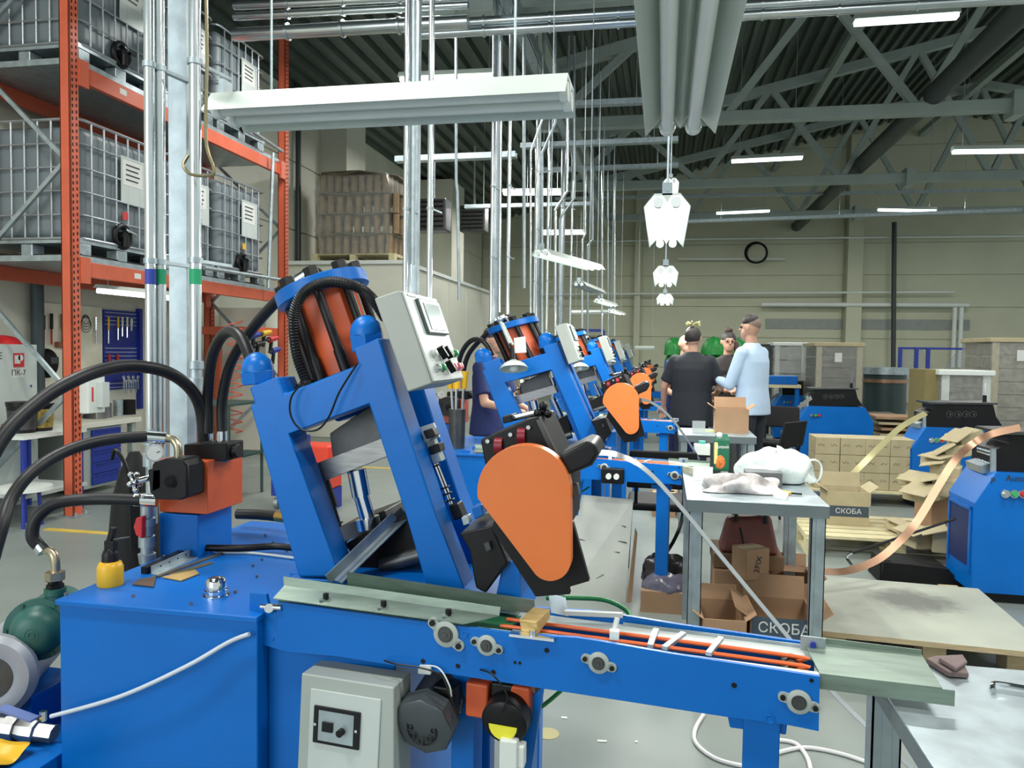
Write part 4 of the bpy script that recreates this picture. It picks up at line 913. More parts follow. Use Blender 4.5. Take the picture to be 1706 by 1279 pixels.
# things lying on the tank
oc = PZ(184, 974, .8)
t = thing('oil_can', 'yellow oil bottle with black trigger top on the blue tank', 'bottle', oc)
obj('bottle', MB().lathe(oc, (0, 0, 1), [(0, .032), (.003, .034), (.05, .033), (.062, .028), (.066, .022)], 28), YELLOW, t)
obj('collar', MB().lathe(oc + Vector((0, 0, .066)), (0, 0, 1), [(0, .022), (.02, .021), (.03, .017), (.035, .012)], 16), BLACK, t)
obj('trigger_head', MB().box(oc + Vector((.003, 0, .108)), (.03, .02, .03)).bar(oc + Vector((.0, 0, .12)), oc + Vector((.012, 0, .16)), .016, .016), BLACK, t, bevel=.003)
obj('nozzle', MB().cyl(oc + Vector((.01, 0, .125)), oc + Vector((.06, .0, .135)), .004, .002, 8), DSTEEL, t)
def lying(name, px0, px1, w, h, m, label, cat, z=.8, holes=0):
    a, b = PZ(*px0, z), PZ(*px1, z); o = solo(name, MB().bar(a + Vector((0, 0, h / 2)), b + Vector((0, 0, h / 2)), w, h), m, label, cat, bevel=.001); return o
t = thing('angle_profile', 'aluminium angle profile with round holes lying on the tank', 'profile', PZ(285, 945, .8))
a, b = PZ(252, 958, .8), PZ(322, 926, .8); dd = (b - a).normalized(); nn_ = Vector((dd.y, -dd.x, 0))
obj('profile', MB().bar(a + Vector((0, 0, .013)), b + Vector((0, 0, .013)), .003, .026).bar(a + nn_ * .012 + Vector((0, 0, .0015)), b + nn_ * .012 + Vector((0, 0, .0015)), .026, .003), GALV, t)
for k in range(4):
    p = a + (b - a) * (.2 + .2 * k) + Vector((0, 0, .015)); obj('hole', MB().cyl(p + nn_ * .0014, p + nn_ * .0022, .003, n=10), BLACK, t)
lying('black_bar', (240, 956), (312, 922), .02, .02, BLACK, 'black square bar lying behind the angle profile', 'bar')
lying('steel_strip', (262, 962), (385, 917), .012, .006, mat('brown_steel', (112, 104, 92), .5, .5), 'long thin brown steel strip lying across the tank', 'strip')
lying('steel_strip', (285, 958), (352, 938), .02, .003, mat('olive_steel', (126, 118, 80), .5, .5), 'short olive steel strip lying on the tank', 'strip')
for nm, pl, m_, lb in (('leather_scrap', ((220, 974), (256, 978), (260, 961), (232, 966)), mat('dark_leather', (84, 66, 56), .7), 'dark brown leather scrap in front of the steel bars'), ('tan_scrap', ((270, 962), (302, 968), (332, 956), (325, 950)), mat('tan_leather', (176, 146, 92), .7), 'tan leather scrap lying on the tank beside the strips')):
    q = [PZ(x, y, .802) for x, y in pl]; solo(nm, MB().prism(q, (0, 0, .003)), m_, lb, 'scrap')
# dark bag behind the tank
bgx = PY(212, 930, 2.85); tb_ = thing('black_bag', 'black soft bag standing behind the left end of the tank', 'bag', (bgx.x, 2.9, 0))
obj('bag_body', MB().lathe((bgx.x, 2.9, 0), (0, 0, 1), [(0, .1), (.05, .13), (.45, .12), (.8, .09), (.92, .06), (1.0, .02)], 14), BLACKM, tb_)
obj('bag_strap', MB().tube([(bgx.x - .03, 2.8, .98), (bgx.x, 2.79, 1.02), (bgx.x + .05, 2.8, .9), (bgx.x + .07, 2.79, .6)], .008, 6, 5), BLACK, tb_)

# ================================================================== TASK LAMPS ON THE PRESSES, PAPER, ETC
def task_lamp(px, py, Y, s, label, apx):
    c = PY(px, py, Y); t = thing('task_lamp', label, 'lamp', c)
    dn = Vector((.12, -.3, -1)).normalized()
    obj('shade', MB().lathe(c - dn * .045, dn, [(0, .022), (.008, .03), (.012, .045), (.03, .07), (.05, .085), (.055, .087), (.055, .083), (.03, .066), (.02, .03)], 28), LAMPOFF, t)
    obj('bulb', MB().sph(c + dn * .0, .028, 12, 8), TUBEOFF, t)
    obj('socket', MB().cyl(c - dn * .045, c - dn * .12, .024, .018, 16), BLACK, t)
    a = PY(*apx, Y + .1); el = c - dn * .12 + Vector((-.02, 0, .03)); m_ = a + (el - a) * .5 + Vector((-.02, 0, 0))
    obj('arm', MB().bar(a, el, .012, .012), LAMPOFF, t); obj('arm', MB().bar(a + Vector((.02, 0, -.02)), el + Vector((.02, 0, -.01)), .01, .01), LAMPOFF, t)
    obj('joint', MB().sph(a, .02, 10, 6), GALV, t)
    return t
task_lamp(856, 612, 4.5, 1, 'white dome task lamp on an arm in front of the second press', (832, 532))
task_lamp(966, 612, 7.1, 1, 'white dome task lamp on the third press', (955, 575))
task_lamp(1016, 604, 9.9, 1, 'white dome task lamp on the fourth press', (1004, 582))
task_lamp(1036, 600, 12.7, 1, 'small white dome task lamp on the farthest press', (1028, 585))
q = [PY(x, y, 4.42) for x, y in ((856, 563), (875, 560), (877, 587), (858, 588))]
solo('paper_note', MB().hexa(q, [p + Vector((0, .004, 0)) for p in q]), PAPER, 'paper note stuck on the cylinder of the second press', 'paper')
p = PY(764, 668, 4.75); p.z = max(p.z - .1, .8); tc = thing('tool_cup', 'cup with yellow handled tools on the second press tank', 'tools', (p.x, 4.72, .8))
obj('cup', MB().lathe((p.x, 4.72, .8), (0, 0, 1), [(0, .05), (.28, .055), (.28, .045)], 18), DSTEEL, tc)
for dx, dy in ((-.03, 0), (.025, .02), (.0, -.03)):
    q = Vector((p.x + dx, 4.72 + dy, 1.05)); h_ = obj('tool_shaft', MB().cyl(q, q + Vector((dx * .4, 0, .18)), .008), CHROME, tc); obj('yellow_handle', MB().cyl(q + Vector((dx * .4, 0, .16)), q + Vector((dx * .7, 0, .27)), .02, .024, 12), YELLOW, h_)

# ================================================================== STRIPS OF STAPLE BAND
def band(pts, w, label, m=None, up=(.5, .6, .6)):
    return solo('metal_band', MB().tube([PY(*p) for p in pts], 0, 4, 8, flat=(w, .0015, up)), m or GALV, label, 'metal strip')
SILV = mat('bright_band', (196, 200, 202), .25, .9); COP = mat('copper_band', (160, 126, 102), .36, .8)
band([(986, 753, 1.74), (1030, 758, 1.76), (1075, 782, 1.8), (1130, 840, 1.85), (1200, 925, 1.9), (1262, 1000, 1.93), (1312, 1060, 1.95), (1382, 1147, 1.96), (1450, 1215, 1.96), (1530, 1290, 1.96)], .014, 'long bright steel band arching down from the nearest feeder across the picture', SILV)
band([(1060, 664, 4.5), (1085, 670, 4.6), (1112, 690, 4.7), (1140, 725, 4.8), (1165, 765, 4.9)], .016, 'thin bright band arching down from the second feeder', SILV)
band([(1700, 712, 4.9), (1655, 722, 4.95), (1622, 738, 5.0), (1590, 768, 4.9), (1560, 815, 4.8), (1528, 868, 4.7), (1500, 900, 4.6), (1462, 932, 4.5), (1410, 951, 4.4), (1360, 950, 4.3), (1300, 945, 4.2)], .042, 'wide copper coloured band running from the nearest uncoiler down to the left', COP, (-.6, .5, .6))
band([(1542, 688, 7.5), (1500, 712, 7.3), (1462, 748, 7.1), (1430, 780, 7.0), (1405, 806, 6.9)], .05, 'pale yellow band running down from the second uncoiler', mat('yellow_band', (208, 200, 150), .3, .5), (-.6, .5, .6))
band([(1352, 662, 10.3), (1330, 680, 10.1), (1315, 705, 9.9), (1302, 722, 9.7)], .05, 'silver band running down from the third uncoiler', SILV)
band([(1300, 655, 13), (1285, 665, 12.8), (1278, 680, 12.6)], .05, 'small silver band at the farthest uncoiler behind the man in the light shirt', SILV)
gr = thing('guide_rod', 'thin dark rod with a chrome hook guiding the copper band', 'rod', PY(1500, 892, 4.75))
obj('rod', MB().cyl(PY(1592, 864, 4.8), PY(1420, 921, 4.5), .008, n=8), BLACK, gr)
obj('hook', MB().tube([PY(1420, 921, 4.5), PY(1411, 928, 4.5), PY(1418, 940, 4.48), PY(1430, 952, 4.46)], .008, 8, 5), CHROME, gr)
# ================================================================== UNCOILERS ON THE RIGHT
DOFF = PZ(1517, 845, 0)
def uncoiler():
    Y0 = DOFF.y; x0 = DOFF.x; w = .93; d = .42; zt = PY(1560, 712, Y0).z; zc = PY(1517, 743, Y0).z; cx = PY(1542, 710, Y0).x - x0
    t = thing('strip_uncoiler', 'second blue strip uncoiler with black roller head', 'machine', (x0 + w / 2, Y0 + d / 2, 0), 'blue strip uncoilers in a row')
    poly = [(x0, Y0, .06), (x0 + w, Y0, .06), (x0 + w, Y0, zc), (x0 + w - cx, Y0, zt), (x0 + cx, Y0, zt), (x0, Y0, zc)]
    body = obj('housing', MB().prism([Vector(p) for p in poly], (0, d, 0)), BLUE, t, bevel=.006, smooth=False)
    obj('plinth', MB().bb(x0 + .04, x0 + w - .04, Y0 + .04, Y0 + d - .04, 0, .06), BLACK, t)
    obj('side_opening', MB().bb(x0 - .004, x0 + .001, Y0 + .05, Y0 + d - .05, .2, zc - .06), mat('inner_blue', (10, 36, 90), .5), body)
    fr = MB()
    for a in ((Y0 + .03, Y0 + .05), (Y0 + d - .05, Y0 + d - .03)): fr.bb(x0 - .01, x0, a[0], a[1], .17, zc - .03)
    obj('opening_frame', fr.bb(x0 - .01, x0, Y0 + .03, Y0 + d - .03, zc - .05, zc - .03), BLUE, body)
    for i, (px_, c) in enumerate(((1551, CHROME), (1560, PBG), (1569, RED))):
        p = PY(px_, 733, Y0); obj('push_button', MB().lathe(p, (0, -1, 0), [(0, .022), (.012, .022), (.012, .016), (.03, .015)], 16), c, t)
        obj('button_ring', MB().torus(p + Vector((0, -.01, 0)), (0, 1, 0), .022, .004, 16, 6), CHROME, t)
    hd = [(1556, 673), (1655, 674), (1660, 694), (1672, 712), (1541, 712), (1542, 689), (1556, 682)]
    h = obj('roller_head', MB().fy(hd, Y0 + .05, Y0 + .4), BLACK, t, bevel=.004)
    obj('head_cover', MB().fy([(1548, 670), (1662, 671), (1662, 674), (1548, 673)], Y0 + .03, Y0 + .42), DSTEEL, h)
    obj('front_edge', MB().fy([(1538, 688), (1543, 688), (1543, 712), (1538, 712)], Y0 + .04, Y0 + .06), GALV, h)
    for px_ in (1582, 1596, 1609, 1621):
        p = PY(px_, 690, Y0 + .05); obj('roller_knob', MB().torus(p, (0, 1, 0), .028, .006, 18, 6).cyl(p, p - Vector((0, .02, 0)), .012, n=12), DSTEEL, h)
    for k, dz in enumerate((.0, .07)):
        c = PY(1536, 700, Y0 + .2) + Vector((0, 0, dz - .02)); obj('side_roller', MB().cyl(c - Vector((0, .1, 0)), c + Vector((0, .1, 0)), .026, n=16), CHROME, h)
    lv = PY(1640, 672, Y0 + .2)
    obj('lever_bar', MB().cyl(lv, lv + Vector((0, 0, .2)), .009, n=8), CHROME, h); obj('lever_grip', MB().cyl(lv, lv + Vector((0, 0, .08)), .018, n=12), BLACK, h)
    obj('outfeed_table', MB().fy([(1528, 706), (1542, 702), (1542, 712), (1530, 714)], Y0 + .1, Y0 + .34), GALV, h)
    return t
un0 = uncoiler()
NEARU = PZ(1617, 1003, 0) - DOFF; un1 = copy_thing(un0, NEARU, 'nearest and largest blue strip uncoiler cut by the right edge')
copy_thing(un0, (PY(1331, 700, DOFF.y + 2.8).x - DOFF.x, 2.8, 0), 'third blue strip uncoiler behind the stacked cartons')
copy_thing(un0, (PY(1290, 690, DOFF.y + 5.6).x - DOFF.x, 5.6, 0), 'farthest blue strip uncoiler beside the man in the light shirt')
ox = PY(1640, 720, 4.72)
text('lettering', 'Auto', PY(1692, 797, DOFF.y + NEARU.y - .004), .05, INK, un1)
text('lettering', 'P', PY(1654, 801, DOFF.y + NEARU.y - .004), .05, INK, un1)

# ================================================================== CARTONS
def carton(c, d, rz, label, group=None, m=CARD, open_=False, writing=None, flaps=True, side_text=None, z0=0, name='carton'):
    c = Vector((c[0], c[1], z0)); R = Matrix.Rotation(rz, 3, 'Z'); t = thing(name, label, 'box', c, group)
    L = lambda x, y, z: c + R @ Vector((x, y, z)); w, dp, h = d; th = .005
    if not open_:
        obj('box_body', MB().box(L(0, 0, h / 2), d, R=R), m, t, bevel=.003)
        obj('tape', MB().box(L(0, 0, h + .0005), (w, .05, .001), R=R), CARDL, t)
    else:
        for x, y, sx, sy, nm in ((0, -dp / 2, w, th, 'front'), (0, dp / 2, w, th, 'back'), (-w / 2, 0, th, dp, 'side'), (w / 2, 0, th, dp, 'side')):
            obj('wall', MB().box(L(x, y, h / 2), (sx, sy, h), R=R), m, t)
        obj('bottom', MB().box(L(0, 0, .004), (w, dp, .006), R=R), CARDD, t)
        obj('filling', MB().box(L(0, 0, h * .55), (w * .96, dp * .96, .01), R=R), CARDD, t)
        if flaps:
            fl = min(w, dp) * .45
            for sgn, ang in ((-1, .5), (1, .2)):
                obj('flap', MB().hexa([L(-w / 2, sgn * dp / 2, h), L(w / 2, sgn * dp / 2, h), L(w / 2, sgn * (dp / 2 + th), h), L(-w / 2, sgn * (dp / 2 + th), h)],
                                      [L(-w / 2, sgn * (dp / 2 + fl * ang), h + fl * (.8 if sgn > 0 else -.6)), L(w / 2, sgn * (dp / 2 + fl * ang), h + fl * (.8 if sgn > 0 else -.6)), L(w / 2, sgn * (dp / 2 + fl * ang + th), h + fl * (.8 if sgn > 0 else -.6)), L(-w / 2, sgn * (dp / 2 + fl * ang + th), h + fl * (.8 if sgn > 0 else -.6))]), m, t) if sgn > 0 else None
            for sgn in (-1, 1):
                obj('flap', MB().hexa([L(sgn * w / 2, -dp / 2, h), L(sgn * w / 2, dp / 2, h), L(sgn * (w / 2 + th), dp / 2, h), L(sgn * (w / 2 + th), -dp / 2, h)],
                                      [L(sgn * (w / 2 + fl * .5), -dp / 2 + .01, h + fl * .35), L(sgn * (w / 2 + fl * .5), dp / 2 - .01, h + fl * .35), L(sgn * (w / 2 + fl * .5 + th), dp / 2 - .01, h + fl * .33), L(sgn * (w / 2 + fl * .5 + th), -dp / 2 + .01, h + fl * .33)]), m, t)
    if writing:
        wd, zf, sz, bandc = writing
        if bandc: obj('print_band', MB().box(L(0, -dp / 2 - th / 2 - .001, h * zf), (w * .98, .001, sz * 1.5), R=R), bandc, t)
        text('lettering', wd, L(0, -dp / 2 - th / 2 - .002, h * zf), sz, PAPER if bandc else INK, t, R @ Vector((1, 0, 0)))
    return t
SLATE = mat('print_slate', (62, 76, 88), .6)
# stack of cartons with handwriting between the uncoilers
A = PY(1357, 806, 8.0); B = PY(1500, 806, 8.0); bw = (B.x - A.x) / 3.4; bh = .168; zb = .16
pallet('wooden_pallet', (A.x + bw * 2, 8.35), bw * 5.2, .8, 'pale wooden pallet under the block of written cartons')
for r in range(3):
    for c in range(4):
        nm = '%s row, %s from the left, of the carton block behind the drinks table' % (('bottom', 'middle', 'top')[r], ('first', 'second', 'third', 'fourth')[c])
        t = carton((A.x + bw * (c + .5), 8.2), (bw * .985, .36, bh * .98), random.uniform(-.02, .02), 'carton ' + nm, 'cartons stacked on the pallet behind the table', CARDL, z0=.146 + r * bh)
        p = ROOT[t.name] + Vector((0, -.182, bh * .55))
        for k in (-1, 1):
            mb = MB(); pts = [p + Vector((k * .06 + .012 * j - .03, 0, .012 * math.sin(j * 2.1 + c + r))) for j in range(6)]
            obj('handwriting', MB().tube(pts, .0015, 5, 3), INK, t)
# white pallet and printed carton
wp = pallet('wooden_pallet', (PZ(1345, 925, 0).x + .62, PZ(1345, 925, 0).y + .45), 1.25, .85, 'pale slatted pallet in front carrying the open printed carton', nb=6)
b0, b1 = PZ(1379, 874, .146), PZ(1446, 876, .146)
def ybox(a, b, dp): return ((a + b) / 2 + Vector((0, dp / 2, 0)))
carton(ybox(b0, b1, .3), ((b1 - b0).x, .3, .26), .0, 'open carton with slate СКОБА band standing on the pale pallet', None, CARDL, True, ('СКОБА', .42, .055, SLATE), z0=.146)
obj_ = MB()
# things under the drinks table
def cart_px(px0, px1, ybot, Y, dp, h, label, **k):
    a, b = PY(px0, ybot, Y), PY(px1, ybot, Y); z0 = max(0, k.pop('z0', a.z)); rz = k.pop('rz', 0)
    return carton(((a.x + b.x) / 2, Y + dp / 2), (b.x - a.x, dp, h), rz, label, z0=z0, **k)
cart_px(1250, 1362, 1070, 3.55, .34, .27, 'open carton with slate СКОБА band under the drinks table', m=CARD, open_=True, writing=('СКОБА', .86, .065, SLATE), z0=0)
cart_px(1168, 1240, 1060, 3.5, .3, .27, 'open plain carton at the left foot of the drinks table', m=CARD, open_=True, z0=0, rz=.05)
cart_px(1290, 1360, 1020, 3.98, .3, .32, 'open carton behind the printed one under the table', m=CARD, open_=True, z0=0)
cart_px(1190, 1250, 960, 4.05, .3, .34, 'dark printed carton supporting the leather bag', m=CARD, z0=0)
t3 = carton((PY(1258, 960, 3.75).x, 3.96), (.135, .12, .15), .55, 'small closed carton lettered 3FIX on top of the open ones', None, CARD, z0=.345)
text('lettering', '3FIX', ROOT[t3.name] + Vector((.033, -.0523, .075)), .045, INK, t3, Matrix.Rotation(-1.35, 3, Vector((-math.sin(.55), math.cos(.55), 0))) @ Vector((math.cos(.55), math.sin(.55), 0)), up=(-math.cos(.55) * .98, -math.sin(.55) * .98, .2))
bpy.data.objects.remove(bpy.data.objects['lettering.%03d' % 0]) if 'lettering.000' in bpy.data.objects else None
# leather bag
bc_ = PY(1245, 916, 4.2)
bg = thing('leather_bag', 'brown leather handbag with black handles under the drinks table', 'bag', (bc_.x, 4.2, bc_.z))
LEA = mat('brown_leather', (112, 58, 50), .45, 0, .15, 14, .1, 60)
obj('bag_body', MB().hexa([Vector((bc_.x - .15, 4.1, bc_.z)), Vector((bc_.x + .15, 4.1, bc_.z)), Vector((bc_.x + .15, 4.28, bc_.z)), Vector((bc_.x - .15, 4.28, bc_.z))], [Vector((bc_.x - .11, 4.15, bc_.z + .18)), Vector((bc_.x + .11, 4.15, bc_.z + .2)), Vector((bc_.x + .11, 4.23, bc_.z + .2)), Vector((bc_.x - .11, 4.23, bc_.z + .18))]), LEA, bg, bevel=.025, seg=3)
for y in (4.13, 4.25): obj('handle', MB().tube([(bc_.x - .07, y, bc_.z + .16), (bc_.x - .06, y, bc_.z + .24), (bc_.x, y - .01, bc_.z + .26), (bc_.x + .07, y, bc_.z + .22), (bc_.x + .08, y, bc_.z + .16)], .01, 8, 5), BLACK, bg)
obj('tassel', MB().bar((bc_.x - .05, 4.1, bc_.z + .14), (bc_.x - .03, 4.09, bc_.z + .05), .012, .006), BLACK, bg)
solo('bag_stand_carton', MB().bb(bc_.x - .18, bc_.x + .17, 4.08, 4.4, .345, bc_.z), CARDD, 'flat dark carton lying under the leather bag', 'box', bevel=.003)

# ================================================================== GALVANISED TABLES
def table(name, x0, x1, y0, y1, z, label, th=.055, rz=0):
    t = thing(name, label, 'table', ((x0 + x1) / 2, (y0 + y1) / 2, 0), 'galvanised work tables')
    obj('tabletop', MB().bb(x0, x1, y0, y1, z - .006, z), GALV, t, bevel=.002)
    obj('apron', MB().bb(x0, x1, y0, y0 + .003, z - th, z - .006).bb(x0, x1, y1 - .003, y1, z - th, z - .006).bb(x0, x0 + .003, y0, y1, z - th, z - .006).bb(x1 - .003, x1, y0, y1, z - th, z - .006), mat('apron_grey', (120, 130, 132), .42, .5), t)
    for x in (x0 + .012, x1 - .072):
        for y in (y0 + .012, y1 - .06):
            obj('leg', MB().bb(x, x + .06, y, y + .004, 0, z - th).bb(x, x + .004, y, y + .05, 0, z - th).bb(x + .056, x + .06, y, y + .05, 0, z - th).bb(x + .02, x + .04, y - .004, y, 0, z - th), GALV, t)
    return t
tA, tB = PZ(1144, 829, .8), PZ(1386, 846, .8); ty = (tA.y + tB.y) / 2
table('work_table', tA.x, tB.x, ty, ty + .8, .8, 'galvanised table with a plastic bag, rag and green bottle on it')
uA, uB = PZ(1131, 724, .8), PZ(1262, 729, .8)
table('work_table', uA.x, uB.x, uA.y, uA.y + .62, .8, 'smaller galvanised table carrying the open carton before the people')
table('work_table', PZ(1478, 1160, .78).x, 1.5, .95, PZ(1610, 1108, .78).y, .78, 'galvanised table cut by the lower right corner with a hex key on it', .04)
tz_ = .8
# -- on the drinks table
p = PZ(1201, 783, .8)
t = thing('drink_bottle', 'green drink carton bottle with orange picture and white cap', 'bottle', p)
DG = mat('bottle_green', (24, 92, 66), .3, 0, .05); 
obj('carton_body', MB().box(p + Vector((0, 0, .085)), (.085, .07, .17)), DG, t, bevel=.006)
obj('shoulder', MB().hexa([p + Vector((x, y, .17)) for x, y in ((-.042, -.035), (.042, -.035), (.042, .035), (-.042, .035))], [p + Vector((x, y, .205)) for x, y in ((-.03, -.01), (.03, -.01), (.03, .01), (-.03, .01))]), DG, t)
obj('picture', MB().sph(p + Vector((-.008, -.0335, .05)), (.03, .004, .042), 14, 8), mat('fruit_orange', (200, 110, 50), .5, 0, .3, 60), t, label='orange fruit picture')
obj('window_strip', MB().box(p + Vector((-.032, -.0355, .1)), (.018, .001, .12)), mat('juice_yellow', (226, 200, 120), .4), t)
text('lettering', 'Дивий', p + Vector((.0, -.0365, .135)), .024, PAPER, t)
obj('cap', MB().cyl(p + Vector((-.012, -.012, .185)), p + Vector((-.016, -.03, .205)), .016, n=16), WHITE, t)
# plastic bag: crumpled dome
def blob(c, r, seed, amp, n=28, m=16, flat=.0):
    rnd = random.Random(seed); vs = []; fs = []
    ph = [(rnd.uniform(2, 6), rnd.uniform(0, 6), rnd.uniform(2, 6), rnd.uniform(0, 6)) for _ in range(7)]
    for j in range(m + 1):
        a = math.pi / 2 * j / m
        for i in range(n):
            t_ = 2 * math.pi * i / n; k = 1 + amp * sum(math.sin(p[0] * t_ + p[1]) * math.sin(p[2] * a + p[3]) for p in ph) / 3
            x, y, z = math.cos(a) ** .8 * math.cos(t_) * k, math.cos(a) ** .8 * math.sin(t_) * k, math.sin(a) * k
            vs.append(Vector(c) + Vector((r[0] * x, r[1] * y, max(0, r[2] * z))))
    fs = [[j * n + i, j * n + (i + 1) % n, (j + 1) * n + (i + 1) % n, (j + 1) * n + i] for j in range(m) for i in range(n)] + [list(range(n))[::-1]]
    return MB().add(vs, fs)
p = PZ(1297, 806, .8) + Vector((0, .1, 0))
BAGM = mat('white_film_bag', (216, 224, 220), .3, 0, .06, 8, .9, 22)
t = thing('plastic_bag', 'white crumpled plastic carrier bag on the galvanised table', 'bag', p)
o = obj('bag', blob(p, (.2, .15, .16), 4, .26, 36, 20), BAGM, t); o.modifiers.new('sub', 'SUBSURF').render_levels = 1
obj('bag_handle', MB().tube([p + Vector(v) for v in ((.13, -.03, .11), (.19, -.03, .12), (.215, -.03, .08), (.2, -.04, .02), (.15, -.04, .0))], .012, 8, 6, flat=(.035, .006, (0, 1, 0))), BAGM, t)
p = PZ(1232, 822, .8) + Vector((0, .05, 0))
RAG = mat('rag_white', (150, 144, 142), .8, 0, .06, 14, .6, 40, c2=(208, 202, 200))
o = solo('rag', blob(p, (.17, .085, .07), 9, .45, 40, 20), RAG, 'crumpled white rag with grey stains on the galvanised table', 'rag'); o.modifiers.new('sub', 'SUBSURF').render_levels = 1
o = solo('rag_tail', MB().tube([PZ(1262, 800, .86), PZ(1282, 812, .83), PZ(1300, 826, .808), PZ(1312, 829, .806)], 0, 4, 6, flat=(.05, .008, (1, 0, 0))), RAG, 'loose twisted end of the white rag by the knife', 'rag')
q0, q1 = PZ(1243, 812, .8), PZ(1304, 815, .8)
t = thing('metal_box', 'small grey sheet metal box with a hole on the table', 'box', (q0 + q1) / 2)
obj('box_body', MB().bb(q0.x, q1.x, q0.y + .02, q0.y + .14, .8, .875), mat('box_grey', (112, 114, 116), .4, .5), t, bevel=.002)
obj('hole', MB().cyl((q1.x - .025, q0.y + .018, .82), (q1.x - .025, q0.y + .02, .82), .004, n=10), BLACK, t)
a, b = PZ(1292, 820, .803), PZ(1330, 824, .803)
t = thing('utility_knife', 'yellow and black utility knife near the right table edge', 'knife', a)
obj('grip', MB().bar(a + Vector((.02, 0, .006)), b - Vector((.03, 0, -.006)), .018, .012), YELLOW, t, bevel=.003); obj('grip_end', MB().bar(a, a + Vector((.02, 0, .006)), .014, .01), BLACK, t); obj('blade_guard', MB().bar(b - Vector((.03, 0, -.006)), b + Vector((.015, 0, .004)), .012, .007), BLACK, t)
a = PZ(1172, 800, .8); solo('paper_sheet', MB().box(a + Vector((0, .03, .002)), (.1, .1, .003)).box(a + Vector((0, .08, .03)), (.1, .003, .06)), PAPER, 'white folded sheet at the left end of the galvanised table', 'paper')
# carton on the small table
c0, c1 = PZ(1192, 721, .8), PZ(1245, 721, .8)
t = carton(((c0.x + c1.x) / 2, c0.y + .14), ((c1 - c0).x, .24, .2), 0, 'open tan carton with raised back flap on the small table', None, CARD, True, z0=.8)
solo('clear_box', MB().bb(PZ(1151, 715, .8).x, PZ(1171, 715, .8).x, uA.y + .15, uA.y + .2, .8, .9), mat('clear_plastic', (190, 196, 196), .2, 0, .05, alpha=.5), 'small clear plastic stand on the small table', 'stand')
solo('green_scrap', MB().box(PZ(1178, 718, .8) + Vector((0, 0, .004)), (.14, .06, .008)), mat('pale_green', (186, 206, 130), .5), 'pale green label lying on the small table', 'label')
# white battery box on the chair behind
p = PZ(1169, 760, .8); t = thing('white_bottle', 'white square container with turquoise cap left of the green bottle', 'container', p)
obj('body', MB().box(p + Vector((0, 0, .045)), (.1, .08, .07)), WHITE, t, bevel=.006); obj('cap', MB().cyl(p + Vector((0, 0, .08)), p + Vector((0, 0, .1)), .022, n=18), mat('turquoise', (90, 180, 160), .4), t); obj('base', MB().box(p + Vector((0, 0, .005)), (.1, .08, .01)), BLACK, t)
# cloth and hex key on the near table
CL_ = mat('brown_cloth', (116, 100, 98), .85, 0, .08, 20, .2, 90)
p = PZ(1582, 1128, .78)
o = solo('cloth_scrap', MB().prism([PZ(x, y, .782) for x, y in ((1542, 1104), (1560, 1100), (1600, 1098), (1614, 1130), (1580, 1128))], (0, 0, .012)).prism([PZ(x, y, .796) for x, y in ((1562, 1102), (1602, 1096), (1610, 1108), (1592, 1120))], (.002, 0, .01)), CL_, 'brown cloth scrap at the far corner of the near table', 'cloth', bevel=.003)
solo('hex_key', MB().tube([PZ(1655, 1150, .788), PZ(1654, 1142, .79), PZ(1664, 1139, .79), PZ(1740, 1152, .79)], .0055, 8, 3), CHROME, 'silver hex key lying on the near table at the right edge', 'hex key')
# ================================================================== LOW BOARD ON PALLET, TARP, PLATE, BIN
nl, fr_ = PZ(1366, 1052, .17), PZ(1632, 980, .17)
bd = thing('board_pallet', 'worn grey board lying on pallet blocks in the lower right', 'board', ((nl.x + fr_.x) / 2, (nl.y + fr_.y) / 2, 0))
bx0, bx1, by0, by1 = nl.x, fr_.x + .12, PZ(1500, 1068, .17).y, fr_.y
cs = [PZ(1366, 1050, .17), PZ(1760, 1090, .17), PZ(1630, 980, .17), PZ(1368, 958, .17)]
bo_ = obj('board', MB().prism(cs, (0, 0, -.025)), PLYTOP, bd, bevel=.002, smooth=False)
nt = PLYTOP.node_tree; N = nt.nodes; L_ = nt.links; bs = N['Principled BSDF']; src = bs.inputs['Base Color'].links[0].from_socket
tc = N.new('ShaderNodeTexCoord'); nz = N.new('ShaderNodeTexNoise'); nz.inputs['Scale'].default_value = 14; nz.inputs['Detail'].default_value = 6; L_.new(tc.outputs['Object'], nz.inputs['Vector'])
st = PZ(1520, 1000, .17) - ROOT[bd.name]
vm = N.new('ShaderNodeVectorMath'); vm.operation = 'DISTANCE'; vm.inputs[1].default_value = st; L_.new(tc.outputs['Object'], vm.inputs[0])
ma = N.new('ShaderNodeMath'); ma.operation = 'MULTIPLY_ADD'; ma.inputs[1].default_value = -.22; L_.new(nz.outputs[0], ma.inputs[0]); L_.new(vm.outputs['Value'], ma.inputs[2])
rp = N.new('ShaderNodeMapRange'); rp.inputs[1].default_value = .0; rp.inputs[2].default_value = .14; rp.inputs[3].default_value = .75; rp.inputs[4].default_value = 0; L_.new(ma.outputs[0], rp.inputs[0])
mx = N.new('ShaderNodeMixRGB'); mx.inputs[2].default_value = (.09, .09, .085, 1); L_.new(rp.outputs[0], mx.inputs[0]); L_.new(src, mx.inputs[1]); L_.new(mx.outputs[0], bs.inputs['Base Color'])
ed = [cs[0] + Vector((0, -.001, -.001)), cs[1] + Vector((0, -.001, -.001)), cs[1] + Vector((0, .001, -.001)), cs[0] + Vector((0, .001, -.001))]
obj('board_edge', MB().hexa(ed, [p - Vector((0, 0, .024)) for p in ed]), PLY, bd)
for i, x in enumerate((1390, 1558, 1700)):
    q = PZ(x, 1085 + i * 6, .08)
    for j in range(3): obj('block', MB().box((q.x, q.y + .07 + .4 * j, .0725), (.1, .12, .145)), PLY, bd)
